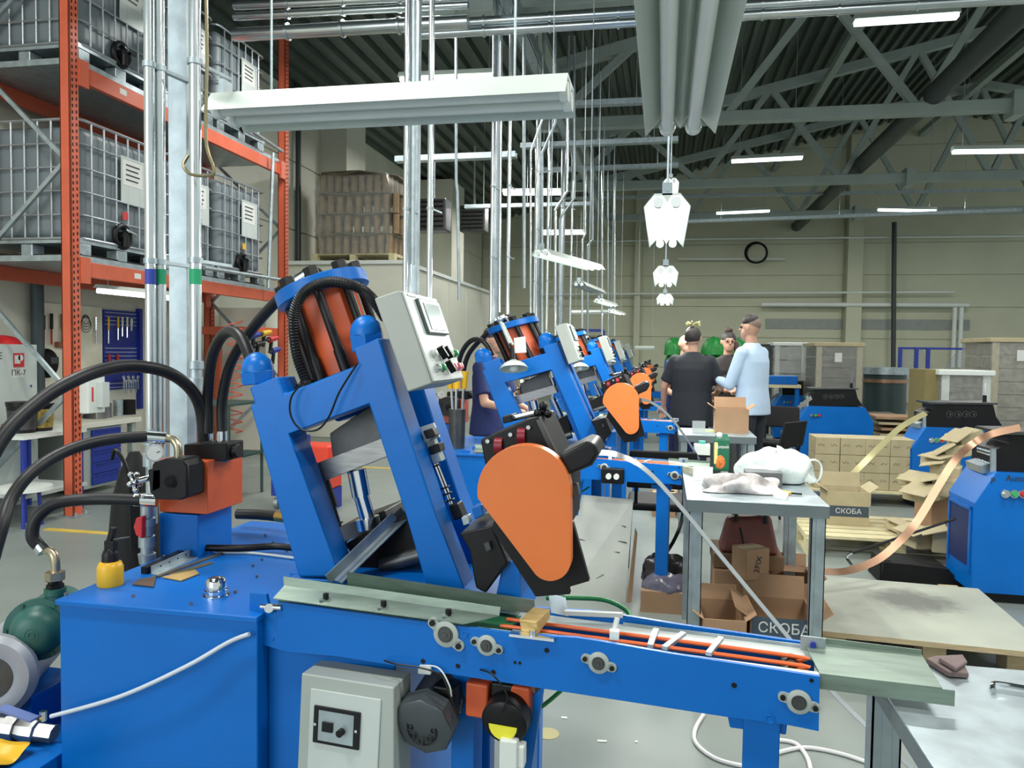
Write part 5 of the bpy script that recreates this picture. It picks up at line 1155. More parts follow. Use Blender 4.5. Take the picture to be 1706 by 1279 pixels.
obj('bottom_board', MB().bb(bx0 + .02, bx1 - .2, nl.y + .03, nl.y + .12, 0.0, .02), WOOD, bd)
tq = PZ(1466, 972, 0)
ta = thing('dark_tarp', 'dark folded tarpaulin on the floor beside the nearest uncoiler', 'tarpaulin', tq + Vector((.25, .15, 0)))
obj('tarp', MB().prism([tq, tq + Vector((.5, 0, 0)), tq + Vector((.4, 0, .12)), tq + Vector((.18, 0, .135)), tq + Vector((.02, 0, .14))], (0, .3, 0)), BLACKM, ta, bevel=.01)
obj('tarp_frame', MB().tube([tq + Vector((0, .0, 0)), tq + Vector((.0, 0, .15)), tq + Vector((.06, 0, .15))], .006, 6, 0), BLACK, ta)
gp_ = thing('metal_plate', 'grey metal plate with ink sketches leaning behind the orange cover', 'plate', PZ(1000, 1003, 0))
pl = [PY(948, 822, 4.5), PY(1055, 832, 4.5), PZ(1042, 1003, .0), PZ(940, 1000, .0)]
obj('plate', MB().hexa(pl, [p + Vector((0, .006, 0)) for p in pl]), mat('plate_grey', (200, 202, 194), .5, .1, .08, 4), gp_)
def pp(u, v): a = pl[0] + (pl[1] - pl[0]) * u; b = pl[3] + (pl[2] - pl[3]) * u; return a + (b - a) * v + Vector((0, -.003, 0))
for s_ in (((.35, .38), (.95, .42)), ((.6, .3), (.62, .62)), ((.7, .42), (.7, .52)), ((.45, .5), (.85, .52)), ((.78, .25), (.92, .27)), ((.25, .68), (.45, .66)), ((.3, .74), (.55, .7)), ((.2, .42), (.3, .43)), ((.6, .42), (.68, .5)), ((.5, .78), (.62, .74))):
    obj('ink_line', MB().cyl(pp(*s_[0]), pp(*s_[1]), .0040, n=5), INK, gp_)
solo('plate_edge_board', MB().hexa([PZ(1044, 1004, 0), PZ(1052, 1003, 0), PY(1062, 890, 4.6), PY(1058, 880, 4.6)], [p + Vector((0, .03, 0)) for p in (PZ(1044, 1004, 0), PZ(1052, 1003, 0), PY(1062, 890, 4.6), PY(1058, 880, 4.6))]), CARD, 'thin edge of a cardboard sheet leaning beside the metal plate', 'board')
p = PZ(1106, 1022, 0); t = thing('waste_bin', 'low box lined with black and clear plastic behind the conveyor', 'bin', p)
obj('bin_body', MB().bb(p.x - .13, p.x + .13, p.y, p.y + .25, 0, .12), CARD, t); obj('clear_liner', blob(p + Vector((0, .1, .1)), (.13, .1, .1), 3, .15, 20, 8), mat('liner_violet', (96, 94, 110), .25, 0, .2, 10, .4, 20), t)
obj('black_liner', blob(p + Vector((0, .22, .12)), (.14, .1, .16), 5, .12, 20, 8), mat('liner_black', (24, 24, 26), .25, 0, .2, 10, .4, 20), t)
sb = thing('side_board', 'cream particle board standing against the left end of the drinks table', 'board', PZ(1150, 985, 0))
q = [PY(1137, 776, 4.3), PY(1166, 782, 4.15), PZ(1162, 985, 0), PZ(1140, 975, 0)]
obj('board', MB().hexa(q, [p + Vector((.012, .004, 0)) for p in q]), mat('particle_cream', (206, 200, 176), .8, 0, .1, 30), sb)
# white cable coils on the floor
def floor_cable(pts, label): return solo('floor_cable', MB().tube([PZ(x, y, .008) for x, y in pts], .008, 8, 6), mat('cable_white', (204, 204, 202), .5), label, 'cable')
floor_cable([(1172, 1190), (1158, 1215), (1160, 1238), (1190, 1262), (1235, 1275), (1290, 1282)], 'white cable curving on the floor left of the conveyor leg')
floor_cable([(1292, 1232), (1325, 1238), (1345, 1262), (1352, 1290)], 'white cable loop right of the conveyor leg, inner one')
floor_cable([(1290, 1255), (1340, 1245), (1400, 1255), (1460, 1275)], 'white cable running right from the conveyor leg, outer one')
solo('black_cable', MB().tube([PY(1140, 800, 4.75), PY(1137, 860, 4.7), PY(1120, 905, 4.6), PZ(1085, 955, .01)], .011, 8, 8), BLACK, 'black cable hanging behind the second conveyor to the floor', 'cable')
solo('green_hose', MB().tube([PY(910, 996, 2.0), PY(960, 996, 2.0), PY(1010, 1000, 1.98), PY(1045, 1018, 1.95), PY(1052, 1040, 1.9)], .006, 10, 6), mat('hose_green', (40, 130, 66), .4), 'bright green air hose arching behind the nearest conveyor', 'hose')
solo('floor_patch', MB().lathe(PZ(912, 1222, 0), (0, 0, 1), [(0, .045), (.002, .045)], 24), mat('patch_tan', (170, 162, 120), .7), 'round tan patch on the floor below the conveyor', 'patch')
for i, (x, y) in enumerate(((1003, 1234), (940, 1195), (1060, 1235))):
    solo('paper_scrap', MB().box(PZ(x, y, .002), (.035 - .012 * i, .012, .002), .1), PAPER, 'tiny white paper scrap on the floor, %s' % ('largest one', 'left one', 'right one')[i], 'paper')
# ================================================================== CHAIRS
def chair(x, y, rz, label, seatz=.46):
    c = Vector((x, y, 0)); R = Matrix.Rotation(rz, 3, 'Z'); L = lambda a, b, z: c + R @ Vector((a, b, z))
    t = thing('office_chair', label, 'chair', c, 'black stacking chairs')
    obj('seat', MB().box(L(0, 0, seatz), (.44, .42, .05), R=R), BLACKM, t, bevel=.02, seg=3)
    obj('backrest', MB().hexa([L(-.22, .2, .62), L(.22, .2, .62), L(.22, .23, .62), L(-.22, .23, .62)], [L(-.2, .25, .86), L(.2, .25, .86), L(.2, .28, .86), L(-.2, .28, .86)]), BLACKM, t, bevel=.02, seg=3)
    for a in (-.2, .2):
        obj('leg', MB().cyl(L(a, -.17, seatz - .02), L(a * 1.1, -.21, 0), .011, n=8), BLACK, t)
        obj('leg', MB().cyl(L(a, .18, seatz - .02), L(a * 1.1, .25, 0), .011, n=8), BLACK, t)
        obj('back_tube', MB().cyl(L(a * .8, .19, seatz), L(a * .8, .24, .7), .011, n=8), BLACK, t)
    obj('front_rail', MB().cyl(L(-.2, -.17, seatz - .03), L(.2, -.17, seatz - .03), .01, n=8), BLACK, t)
    return t
chair(PY(1105, 750, 4.95).x, 5.0, math.pi, 'black chair behind the second conveyor, its backrest showing', .5)
chair(PY(1283, 720, 7.3).x, 7.4, -2.2, 'black chair standing right of the man in the light shirt')
chair(PY(1240, 720, 8.9).x + .35, 6.9 + 2.2, -.4, 'black chair farther behind, next to the third uncoiler')
# floor boxes seen left of the table
for i, (x, y) in enumerate(((1105, 862), (1130, 858))):
    p = PZ(x, y, 0); carton((p.x, p.y + .15), (.2, .26, .2), .05, 'small carton on the floor behind the second conveyor leg, %s' % ('left', 'right')[i], z0=0)
# heap of cut cartons beside the second uncoiler
rnd = random.Random(3); base = PZ(1560, 860, .146); HL = ['lowest front', 'lowest back', 'second layer left', 'second layer right', 'third layer left', 'third layer right', 'near the top', 'topmost tilted', 'leaning highest', 'small one at the foot']
for i, (x, y, Y, w, h, rz) in enumerate(((1540, 874, 5.6, .18, .12, .3), (1590, 880, 5.5, .2, .14, -.2), (1548, 836, 6.0, .2, .1, .5), (1590, 830, 6.0, .22, .12, -.3), (1540, 812, 6.2, .2, .08, .6), (1585, 800, 6.2, .2, .1, -.4), (1575, 782, 6.4, .18, .09, .4), (1605, 764, 6.4, .2, .09, -.2), (1616, 738, 6.5, .19, .08, .2), (1508, 868, 6.0, .12, .08, .2))):
    p = PY(x, y, Y); zz = p.z if i not in (0, 1, 9) else .148
    t = thing('folded_carton', 'pale folded carton in the heap by the second uncoiler, %s' % HL[i], 'box', (p.x, Y + .12, zz), 'heap of folded cartons')
    R = Matrix.Rotation(rz, 3, 'Z') @ Matrix.Rotation(rnd.uniform(-.35, .35) if i > 1 else 0, 3, 'Y')
    obj('carton_body', MB().box(Vector((p.x, Y + .12, zz + h / 2)), (w, .22, h), R=R), CARDL, t, bevel=.008)
    obj('flap', MB().box(Vector((p.x, Y + .12, zz + h / 2)) + R @ Vector((-w * .45, -.05, h * .55)), (w * .8, .24, .006), R=R @ Matrix.Rotation(-.3, 3, 'Y')), CARDL, t)
solo('heap_crate', MB().bb(PY(1560, 850, 6.1).x, PY(1625, 850, 6.1).x, 6.2, 6.6, 0, PY(1580, 800, 6.1).z - .02), CARD, 'large tan carton at the core of the heap by the second uncoiler', 'box', bevel=.005)

# ================================================================== WRAPPED STACKS AND BACKGROUND
def wrapped(px0, px1, ytop, Y, dp, label, core, corner=CARDL, lid=None, n=9, note=True):
    a, b = PY(px0, ytop, Y), PY(px1, ytop, Y); H_ = a.z; w = b.x - a.x
    t = thing('wrapped_stack', label, 'pallet load', ((a.x + b.x) / 2, Y + dp / 2, 0))
    obj('pallet_base', MB().bb(a.x, b.x, Y, Y + dp, .1, .14).bb(a.x, a.x + .1, Y, Y + dp, 0, .1).bb(b.x - .1, b.x, Y, Y + dp, 0, .1).bb(a.x + w / 2 - .05, a.x + w / 2 + .05, Y, Y + dp, 0, .1), WOOD, t)
    hh = (H_ - .2) / n
    for k in range(n): obj('layer', MB().bb(a.x + .03, b.x - .03, Y + .03, Y + dp - .03, .14 + hh * k, .14 + hh * (k + .93)), core, t, bevel=.01)
    for x in (a.x + .02, b.x - .1): obj('corner_board', MB().bb(x, x + .08, Y, Y + .012, .14, H_ - .05), corner, t)
    obj('lid', MB().bb(a.x - .02, b.x + .02, Y - .02, Y + dp + .02, H_ - .06, H_), lid or corner, t, bevel=.01)
    obj('stretch_film', MB().bb(a.x + .0, b.x, Y - .006, Y + dp, .14, H_ - .02), FILM, t, bevel=.02)
    if note: obj('note', MB().bb(a.x + w * .4, a.x + w * .55, Y - .014, Y - .01, H_ - .3, H_ - .16), PAPER, t)
    return t
DK = mat('dark_layer', (84, 80, 72), .6, 0, .2, 10)
wrapped(1359, 1440, 570, 12.6, 1.0, 'tall film wrapped stack with pale corner boards behind the third uncoiler', DK)
wrapped(1652, 1760, 562, 11.0, 1.0, 'tall film wrapped stack cut by the right edge', mat('grey_layer', (128, 122, 108), .6, 0, .2, 10))
wrapped(1567, 1655, 616, 9.6, .7, 'wrapped low stack with bright white corner boards behind the second uncoiler', DK, WHITE, WHITE, 8, False)
wrapped(1290, 1346, 570, 14.4, .8, 'film wrapped white edged stack behind the man in the light shirt', mat('pale_layer', (180, 184, 180), .5), WHITE, n=6, note=False)
wrapped(1462, 1500, 690, 11.8, .6, 'low dark wrapped bundle between the uncoilers', DK, DK, n=5, note=False)
solo('side_carton', MB().bb(PY(1541, 640, 9.7).x, PY(1566, 640, 9.7).x, 9.7, 10.3, 0, PY(1550, 615, 9.7).z), mat('olive_carton', (128, 116, 72), .7), 'olive brown carton left of the white cornered stack', 'box', bevel=.005)
# green crates behind the people
GRC = mat('crate_green', (24, 132, 52), .45, 0, .2, 30, .4, 30)
for i, (x0, x1, yt) in enumerate(((1106, 1140, 568), (1168, 1212, 567), (1214, 1252, 570))):
    a, b = PY(x0, yt, 16), PY(x1, yt, 16)
    t = thing('green_crate_stack', 'stack of green mesh sacks behind the people, %s' % ('left of the bald man', 'between the two dark haired heads', 'right behind the woman')[i], 'sacks', ((a.x + b.x) / 2, 16.3, 0), 'green sacks')
    for k in range(6):
        z0_ = a.z * k / 6; o = obj('sack', blob(((a.x + b.x) / 2 + rnd.uniform(-.02, .02), 16.3, z0_), ((b.x - a.x) / 2, .3, a.z / 6 * 1.25), k + i * 7, .1, 20, 6), GRC, t)
t = thing('black_cabinet', 'black double door cabinet behind the man in the light shirt', 'cabinet', (PY(1288, 600, 14.8).x, 15, 0))
a, b = PY(1264, 573, 14.8), PY(1312, 573, 14.8)
obj('carcass', MB().bb(a.x, b.x, 14.8, 15.3, 0, a.z), BLACK, t, bevel=.01)
for k in range(2): obj('door', MB().bb(a.x + .02 + k * (b.x - a.x) / 2, a.x + (k + 1) * (b.x - a.x) / 2 - .02, 14.77, 14.8, a.z * .5, a.z - .03), mat('door_dark', (58, 62, 62), .4), t)
obj('emblem', MB().box((PY(1296, 590, 14.76).x, 14.76, PY(1296, 590, 14.76).z), (.05, .01, .14), R=Matrix.Rotation(.3, 3, 'Y')), PAPER, t)
# blue mesh cage
a, b = PY(1500, 578, 15.5), PY(1632, 578, 15.5)
t = thing('mesh_cage', 'blue mesh guard cage on the right before the back wall', 'cage', ((a.x + b.x) / 2, 15.5, 0))
for x in (a.x, a.x + .28, a.x + .48, b.x): obj('post', MB().bb(x - .03, x + .03, 15.47, 15.53, 0, a.z), NAVY, t)
obj('top_rail', MB().bb(a.x, b.x, 15.48, 15.52, a.z - .04, a.z), NAVY, t)
ms = MB(); 
for k in range(34):
    x = a.x + (b.x - a.x) * k / 33
    ms.bar((x, 15.5, .1), (min(b.x, x + 1.0), 15.5, .1 + (min(b.x, x + 1.0) - x) * 1.5), .006); ms.bar((x, 15.5, .1), (max(a.x, x - 1.0), 15.5, .1 + (x - max(a.x, x - 1.0)) * 1.5), .006)
obj('wire_mesh', ms, mat('mesh_grey', (116, 124, 150), .5), t)['kind'] = 'stuff'
t = thing('round_drum', 'dark round steel drum left of the blue mesh cage', 'drum', (PY(1480, 640, 14).x, 14, 0)); c_ = PY(1480, 612, 14)
obj('drum', MB().cyl((c_.x, 14.2, 0), (c_.x, 14.2, c_.z - .12), .34, n=24), mat('drum_green', (44, 62, 60), .4), t); obj('drum_rim', MB().cyl((c_.x, 14.2, c_.z - .12), (c_.x, 14.2, c_.z), .38, n=24), GALV, t); obj('copper_band', MB().cyl((c_.x, 14.2, c_.z - .26), (c_.x, 14.2, c_.z - .2), .36, n=24), mat('copper_band', (196, 150, 120)), t)
t = thing('flat_carton_stack', 'flat cartons stacked on a pallet between the second and third uncoilers', 'cartons', (PY(1500, 700, 11.0).x, 11.3, 0))
a, b = PY(1465, 690, 11.0), PY(1535, 690, 11.0)
for k in range(7): obj('flat_carton', MB().box(((a.x + b.x) / 2 + rnd.uniform(-.03, .03), 11.3, .15 + k * (a.z - .15) / 7 + .03), (b.x - a.x, .6, .03), rnd.uniform(-.1, .1)), CARDL if k % 2 else CARD, t)
obj('pallet_base', MB().bb(a.x, b.x, 11.0, 11.6, 0, .14), WOOD, t)
# blue bench far behind
t = thing('far_bench', 'blue work bench far behind the man in the light shirt', 'bench', (PY(1300, 640, 13).x, 13, 0))
a, b = PY(1270, 640, 13), PY(1335, 640, 13); obj('bench_top', MB().bb(a.x, b.x, 13, 13.5, a.z - .05, a.z), WOOD, t)
for x in (a.x + .05, b.x - .05): obj('leg', MB().bb(x - .03, x + .03, 13.05, 13.11, 0, a.z - .05), BLUE, t)
obj('tray', MB().bb(a.x + .05, b.x - .05, 13.02, 13.4, a.z + .0, a.z + .14), BLUE, t, bevel=.01)
# bright blue door frame far left behind presses
a, b = PY(945, 550, 17), PY(1006, 550, 17)
solo('blue_frame', MB().bar((a.x, 17, 0), (a.x, 17, a.z), .06).bar((b.x, 17, 0), (b.x, 17, a.z), .06).bar((a.x, 17, a.z), (b.x, 17, a.z), .06), NAVY, 'blue steel frame standing behind the far presses', 'frame')
# ================================================================== LEFT WORKSHOP CORNER
def PW(x, y, off=.05): return PX(x, y, WX + .03 + off)
# white tool board and blue perforated board on the wall
t = thing('tool_board', 'white tool board on the wall behind the rack with hammers', 'board', PW(120, 620))
a, b = PW(64, 503), PW(174, 515)
obj('board', MB().bb(WX + .035, WX + .05, a.y, b.y, .9, 1.88), mat('board_cream', (232, 228, 206), .6), t)
pg = thing('peg_board', 'blue perforated tool panel with screwdrivers on the wall', 'panel', PW(205, 600))
a, b = PW(176, 519), PW(232, 526)
bo = obj('panel', MB().bb(WX + .03, WX + .055, a.y, b.y, .95, 1.86), NAVY, pg, bevel=.003)
hl = MB()
for i in range(22):
    for j in (0, 1, 2, 3, 9, 10, 11, 12, 18, 19): hl.box((WX + .056, a.y + .03 + (b.y - a.y - .06) * i / 21, 1.83 - j * .045), (.002, .011, .011))
obj('peg_holes', hl, PAPER, bo)['kind'] = 'stuff'
obj('side_post', MB().bb(WX + .03, WX + .09, b.y, b.y + .05, .7, 1.9), NAVY, pg)
def wall_tool(name, label, cat, x, y0, y1, m, mh=None, head=None, r=.012):
    p, q = PW(x, y0), PW(x, y1); t = thing(name, label, cat, q)
    obj('handle', MB().cyl(p, p + (q - p) * .5, r * 1.3, n=10), mh or m, t); obj('shaft', MB().cyl(p + (q - p) * .5, q, r * .8, n=8), m, t)
    if head: obj('head', MB().box(q, (.06, head, .06)), m if head > .15 else BLACK, t, bevel=.01)
    return t
wall_tool('bolt_cutter', 'bolt cutter with red handles hanging on the tool board, left one', 'cutter', 73, 525, 572, RED, BLACK)
wall_tool('bolt_cutter', 'bolt cutter with red handles hanging on the tool board, right one', 'cutter', 86, 522, 574, RED, BLACK)
wall_tool('sledge_hammer', 'sledge hammer with wooden handle hanging head down', 'hammer', 104, 523, 574, mat('hammer_wood', (140, 92, 60), .6), None, .16)
for i, x in enumerate((181, 197, 204, 212)):
    wall_tool('screwdriver', 'yellow handled screwdriver on the blue panel, %s' % ('leftmost', 'second', 'third', 'rightmost')[i], 'screwdriver', x, 528, (572, 566, 560, 562)[i], CHROME, (YELLOW, YELLOW, WHITE, WHITE)[i], None, .009)
for i, x in enumerate((182, 196)): wall_tool('pliers', 'red handled pliers low on the blue panel, %s' % ('left', 'right')[i], 'pliers', x, 590, 612, RED, RED, None, .012)
wall_tool('white_tag', 'white tag hanging right on the blue panel', 'tag', 219, 531, 551, PAPER, PAPER)
wall_tool('metal_rule', 'steel rule hanging on the white tool board', 'rule', 160, 528, 572, CHROME)
cw = MB()
for k in range(4): cw.torus(PW(143, 532 + k * 3, .07), (1, 0, 0), .05 + .01 * k, .004, 18, 5)
solo('wire_coil', cw, DSTEEL, 'dark wire coil hanging on the tool board right of the upright', 'wire')
mk = PW(78, 605, .1); t = thing('welding_mask', 'black welding mask hanging on the tool board', 'mask', mk)
obj('shell', MB().sph(mk, (.1, .11, .15), 16, 12), BLACKM, t); obj('visor', MB().box(mk + Vector((.085, 0, .03)), (.03, .1, .07)), DSTEEL, t, bevel=.006)
# white lockers with fire sign
lk = thing('steel_locker', 'light grey steel locker with red fire hose sign', 'locker', (WX + .3, PW(30, 700).y, 0))
ya = PW(62, 574, .5).y
lx1 = WX + .55
def LQ(x, y): return PX(x, y, lx1)
ys = LQ(62, 600).y
ztop = LQ(62, 574).z
obj('body', MB().bb(WX + .03, lx1, ys - 1.0, ys, 0, ztop), LGREY, lk, bevel=.006)
for z0_, z1_ in ((.05, ztop * .48), (ztop * .5, ztop - .03)):
    d_ = obj('door', MB().bb(lx1, lx1 + .012, ys - .95, ys - .02, z0_, z1_), LGREY, lk, bevel=.003)
    for k in range(3): obj('vent_slot', MB().bb(lx1 + .012, lx1 + .014, ys - .7, ys - .4, z1_ - .05 - k * .025, z1_ - .042 - k * .025), DSTEEL, d_)
    obj('lock', MB().cyl((lx1 + .012, ys - .1, (z0_ + z1_) / 2), (lx1 + .025, ys - .1, (z0_ + z1_) / 2), .012, n=12), CHROME, d_)
a, b = LQ(20, 588), LQ(38, 611)
sg = obj('fire_sign', MB().bb(lx1 + .013, lx1 + .016, a.y, b.y, b.z, a.z), RED, lk)
obj('pictogram', MB().bb(lx1 + .016, lx1 + .018, a.y + .01, a.y + (b.y - a.y) * .6, b.z + .03, a.z - .02).cyl((lx1 + .016, b.y - .04, (a.z + b.z) / 2 + .02), (lx1 + .018, b.y - .04, (a.z + b.z) / 2 + .02), .028, n=16), PAPER, sg)
a2, b2 = LQ(19, 614), LQ(38, 628); obj('sign_plate', MB().bb(lx1 + .013, lx1 + .015, a2.y, b2.y, b2.z, a2.z), PAPER, lk)
text('lettering', 'ПК-7', Vector((lx1 + .017, (a2.y + b2.y) / 2, (a2.z + b2.z) / 2)), .07, INK, lk, (0, 1, 0))
a, b = LQ(0, 706), LQ(7, 722); obj('lower_sign', MB().bb(lx1 + .013, lx1 + .016, a.y, b.y, b.z, a.z), RED, lk)
o = solo('red_hat', MB().lathe(LQ(36, 574) + Vector((-.2, 0, 0)), (0, 0, 1), [(0, .16), (.03, .15), (.07, .09), (.085, .02)], 20), RED, 'red cap lying on top of the grey locker', 'cap')  # a red cap, built as a plain low dome
# black column in the corner
struct('trim_18', MB().cyl((WX + .12, PW(57, 560).y, 0), (WX + .12, PW(57, 560).y, 2.1), .06, n=14), mat('column_dark', (60, 72, 76), .5))
# table with paint buckets
tp = PZ(60, 852, 0)
t = thing('steel_trolley', 'pale trolley table with buckets beside the locker', 'table', PZ(50, 850, 0))
c0 = PX(45, 762, -5.35); c1 = PX(82, 762, -5.35)
obj('tabletop', MB().bb(-5.65, -5.05, c0.y - .35, c1.y + .1, .68, .71), WHITE, t)
obj('lower_shelf', MB().bb(-5.65, -5.05, c0.y - .35, c1.y + .1, .2, .23), LGREY, t)
for x in (-5.62, -5.08):
    for y in (c0.y - .32, c1.y + .06): obj('leg', MB().bb(x - .015, x + .015, y - .015, y + .015, 0, .68), NAVY, t)
for i, (px_, c) in enumerate(((38, BLACK), (66, BLACK))):
    p = PX(px_, 762, -5.3); t = thing('paint_bucket', 'black paint bucket with printed label on the trolley, %s' % ('left', 'right')[i], 'bucket', (p.x, p.y, .71))
    obj('bucket', MB().lathe((p.x, p.y, .71), (0, 0, 1), [(0, .1), (.22, .115), (.225, .12), (.24, .12)], 24), c, t)
    obj('lid', MB().lathe((p.x, p.y, .95), (0, 0, 1), [(0, .122), (.02, .122), (.022, .1)], 24), (BLACK, CREAML)[i], t)
    obj('label_wrap', MB().lathe((p.x, p.y, .74), (0, 0, 1), [(0, .104), (.16, .113)], 24), (DSTEEL, mat('label_gold', (150, 128, 60), .5, 0, .5, 30))[i], t)
# white first-aid cabinet on the orange upright
p = PX(138, 662, RX + .12); t = thing('notice_box', 'white wall box fixed to the front orange upright', 'box', p)
a, b = PX(124, 626, RX + .1), PX(150, 688, RX + .1)
obj('box_body', MB().bb(RX + .05, RX + .14, RY0 + .02, RY0 + .22, b.z, a.z), WHITE, t, bevel=.006)
obj('red_mark', MB().bb(RX + .14, RX + .142, RY0 + .06, RY0 + .08, b.z + .1, a.z - .1), RED, t)
obj('flap', MB().bb(RX + .14, RX + .2, RY0 + .12, RY0 + .2, b.z + .05, a.z - .06), LGREY, t)
# work bench, blue cabinet under it
bx0_, bx1_ = -6.15, -5.45
by0_ = PX(90, 700, bx1_).y; by1_ = PX(236, 695, bx1_).y
bz_ = PX(180, 701, bx1_).z
wbn = thing('work_bench', 'long grey work bench along the wall behind the rack', 'bench', ((bx0_ + bx1_) / 2, (by0_ + by1_) / 2, 0))
obj('bench_top', MB().bb(bx0_, bx1_, by0_, by1_, bz_ - .05, bz_), CREAML, wbn, bevel=.004)
obj('cabinet', MB().bb(bx0_, bx1_ - .04, PX(142, 750, bx1_).y, PX(208, 750, bx1_).y, .05, bz_ - .05), GREY, wbn, bevel=.004)
ca_, cb_ = PX(157, 750, bx1_).y, PX(204, 750, bx1_).y
for k in range(5):
    hh = (bz_ - .15) / 5; dr = obj('drawer', MB().bb(bx1_ - .04, bx1_ - .015, ca_, cb_, .08 + k * hh, .08 + (k + .94) * hh), NAVY, wbn, bevel=.004)
    obj('drawer_handle', MB().bb(bx1_ - .015, bx1_ - .005, ca_ + .04, cb_ - .04, .08 + (k + .8) * hh, .08 + (k + .87) * hh), NAVY, dr)
obj('bench_leg', MB().bb(bx1_ - .1, bx1_ - .04, by1_ - .1, by1_ - .04, 0, bz_ - .05), GREY, wbn)
for i, (px_, r, h, c) in enumerate(((165, .07, .17, STEEL), (180, .06, .15, STEEL), (205, .05, .17, GALV), (225, .08, .16, BLACKM), (172, .1, .04, DSTEEL))):
    p = PX(px_, 690, -5.7); solo('steel_pot', MB().lathe((-5.7 - .03 * i, p.y, bz_ + (.0)), (0, 0, 1), [(0, r), (h, r), (h, r * .85), (h - .02, r * .8)], 20), c, 'metal part on the work bench, %s' % ('steel can left of the upright pipe', 'second steel can', 'tall galvanised cylinder', 'dark vice near the pipes', 'flat dark disc in front')[i], 'part')
for i in range(7):
    p = PW(206 + 4 * i, 628 + (i % 2) * 6, .15); solo('wrench', MB().cyl(p, p - Vector((0, 0, .14)), .011, n=8).torus(p, (1, 0, 0), .016, .006, 12, 5), CHROME, 'chrome wrench in the rack on the bench, %s from the left' % ('first', 'second', 'third', 'fourth', 'fifth', 'sixth', 'seventh')[i], 'wrench', 'wrenches hanging over the bench')
# strip lamp under the rack deck
hall_lamp(166, 480, 285, 492, 6.3, 'lit strip lamp under the lower shelf of the orange rack', True, .05)
# red spiral hose and drill wall beyond
sp_ = MB(); c_ = PX(392, 590, -4.3); pts = []
for k in range(150):
    t_ = k * .52; pts.append((c_.x + .07 * math.cos(t_), c_.y + .07 * math.sin(t_), c_.z + .35 - k * .0078))
solo('spiral_hose', MB().tube(pts, .006, 5, 0), mat('spiral_red', (206, 74, 48), .4), 'red spiral air hose hanging behind the black hoses', 'hose')
t = thing('shelf_unit', 'orange shelf beam with power tools under the far end of the rack', 'shelf', (-5.3, 8.7, 0))
bmz = PX(400, 545, -5.3).z
obj('shelf', MB().bb(-5.8, -4.95, 8.7, 9.28, bmz - .1, bmz), RACK, t, bevel=.005)
for y in (8.75, 9.2): obj('post', MB().bb(-5.8, -5.74, y, y + .06, 0, bmz), RACK, t)
for i, (px_, py_, c) in enumerate(((418, 560, NAVY), (436, 556, YELLOW), (448, 566, RED), (452, 585, NAVY), (425, 575, BLACK))):
    p = PX(px_, py_, -4.88); t = thing('power_tool', 'hand power tool hanging from the orange shelf, %s' % ('blue one on the left', 'yellow one', 'red and black one', 'dark blue lowest one', 'black one below')[i], 'tool', p, 'power tools')
    obj('motor_body', MB().cyl(p, p + Vector((0, .2, .03)), .04, .03, 12), c, t); obj('grip', MB().bar(p + Vector((0, .06, -.02)), p + Vector((0, .03, -.16)), .035, .04), BLACK, t, bevel=.006); obj('chuck', MB().cyl(p + Vector((0, -.06, -.01)), p, .015, .025, 10), DSTEEL, t)
# pale cabinet column and dark gear under the far rack end
solo('white_cabinet', MB().bb(-6.0, -5.3, 9.6, 10.2, 0, 2.0), CREAML, 'tall pale cabinet standing beyond the far orange upright', 'cabinet', bevel=.01)
t = thing('grey_trolley', 'dark green framed trolley behind the hoses', 'trolley', PX(390, 800, -4.2))
p = PX(380, 668, -4.2)
for x in (-4.5, -3.95):
    for y in (p.y - .4, p.y + .2): obj('post', MB().cyl((x, y, 0), (x, y, p.z), .015, n=8), mat('trolley_green', (40, 70, 66), .5), t)
for zz in (p.z, .42): obj('shelf_tray', MB().bb(-4.52, -3.93, p.y - .42, p.y + .22, zz - .02, zz), mat('trolley_green', (40, 70, 66)), t)
t = thing('red_case', 'red plastic case seen through the opening of the nearest press', 'case', PY(520, 760, 6.5)); p = PY(525, 775, 6.5)
obj('case', MB().box(p, (.4, .3, .4)), mat('case_red', (222, 62, 36), .4), t, bevel=.02)
obj('stand', MB().bb(p.x - .2, p.x + .2, 6.36, 6.64, 0, p.z - .2), NAVY, t)
obj('blue_post', MB().bb(p.x - .03, p.x + .03, 6.3, 6.34, 0, p.z + .3), NAVY, t)
t = thing('tool_trolley', 'blue trolley on castors seen left of the nearest press', 'trolley', PZ(460, 850, 0)); p = PZ(458, 848, 0)
obj('column', MB().bb(p.x - .04, p.x + .04, p.y, p.y + .5, .12, .9), NAVY, t, bevel=.005)
for y in (p.y + .05, p.y + .45): obj('castor', MB().cyl((p.x - .02, y, .05), (p.x + .02, y, .05), .05, n=14).bar((p.x, y, .05), (p.x, y, .13), .03), GALV, t)
# round white stool and blue box near the rack foot
p = PZ(45, 872, 0); t = thing('round_stool', 'low round white stool on blue legs at the left edge', 'stool', p); zt_ = .32
p = PX(40, 820, -5.0); obj('stool_top', MB().cyl((p.x, p.y, zt_ - .03), (p.x, p.y, zt_), .2, n=28), WHITE, t)
for k in range(4): obj('leg', MB().cyl((p.x + .12 * math.cos(k * 1.57 + .7), p.y + .12 * math.sin(k * 1.57 + .7), 0), (p.x + .1 * math.cos(k * 1.57 + .7), p.y + .1 * math.sin(k * 1.57 + .7), zt_ - .03), .015, n=8), NAVY, t)

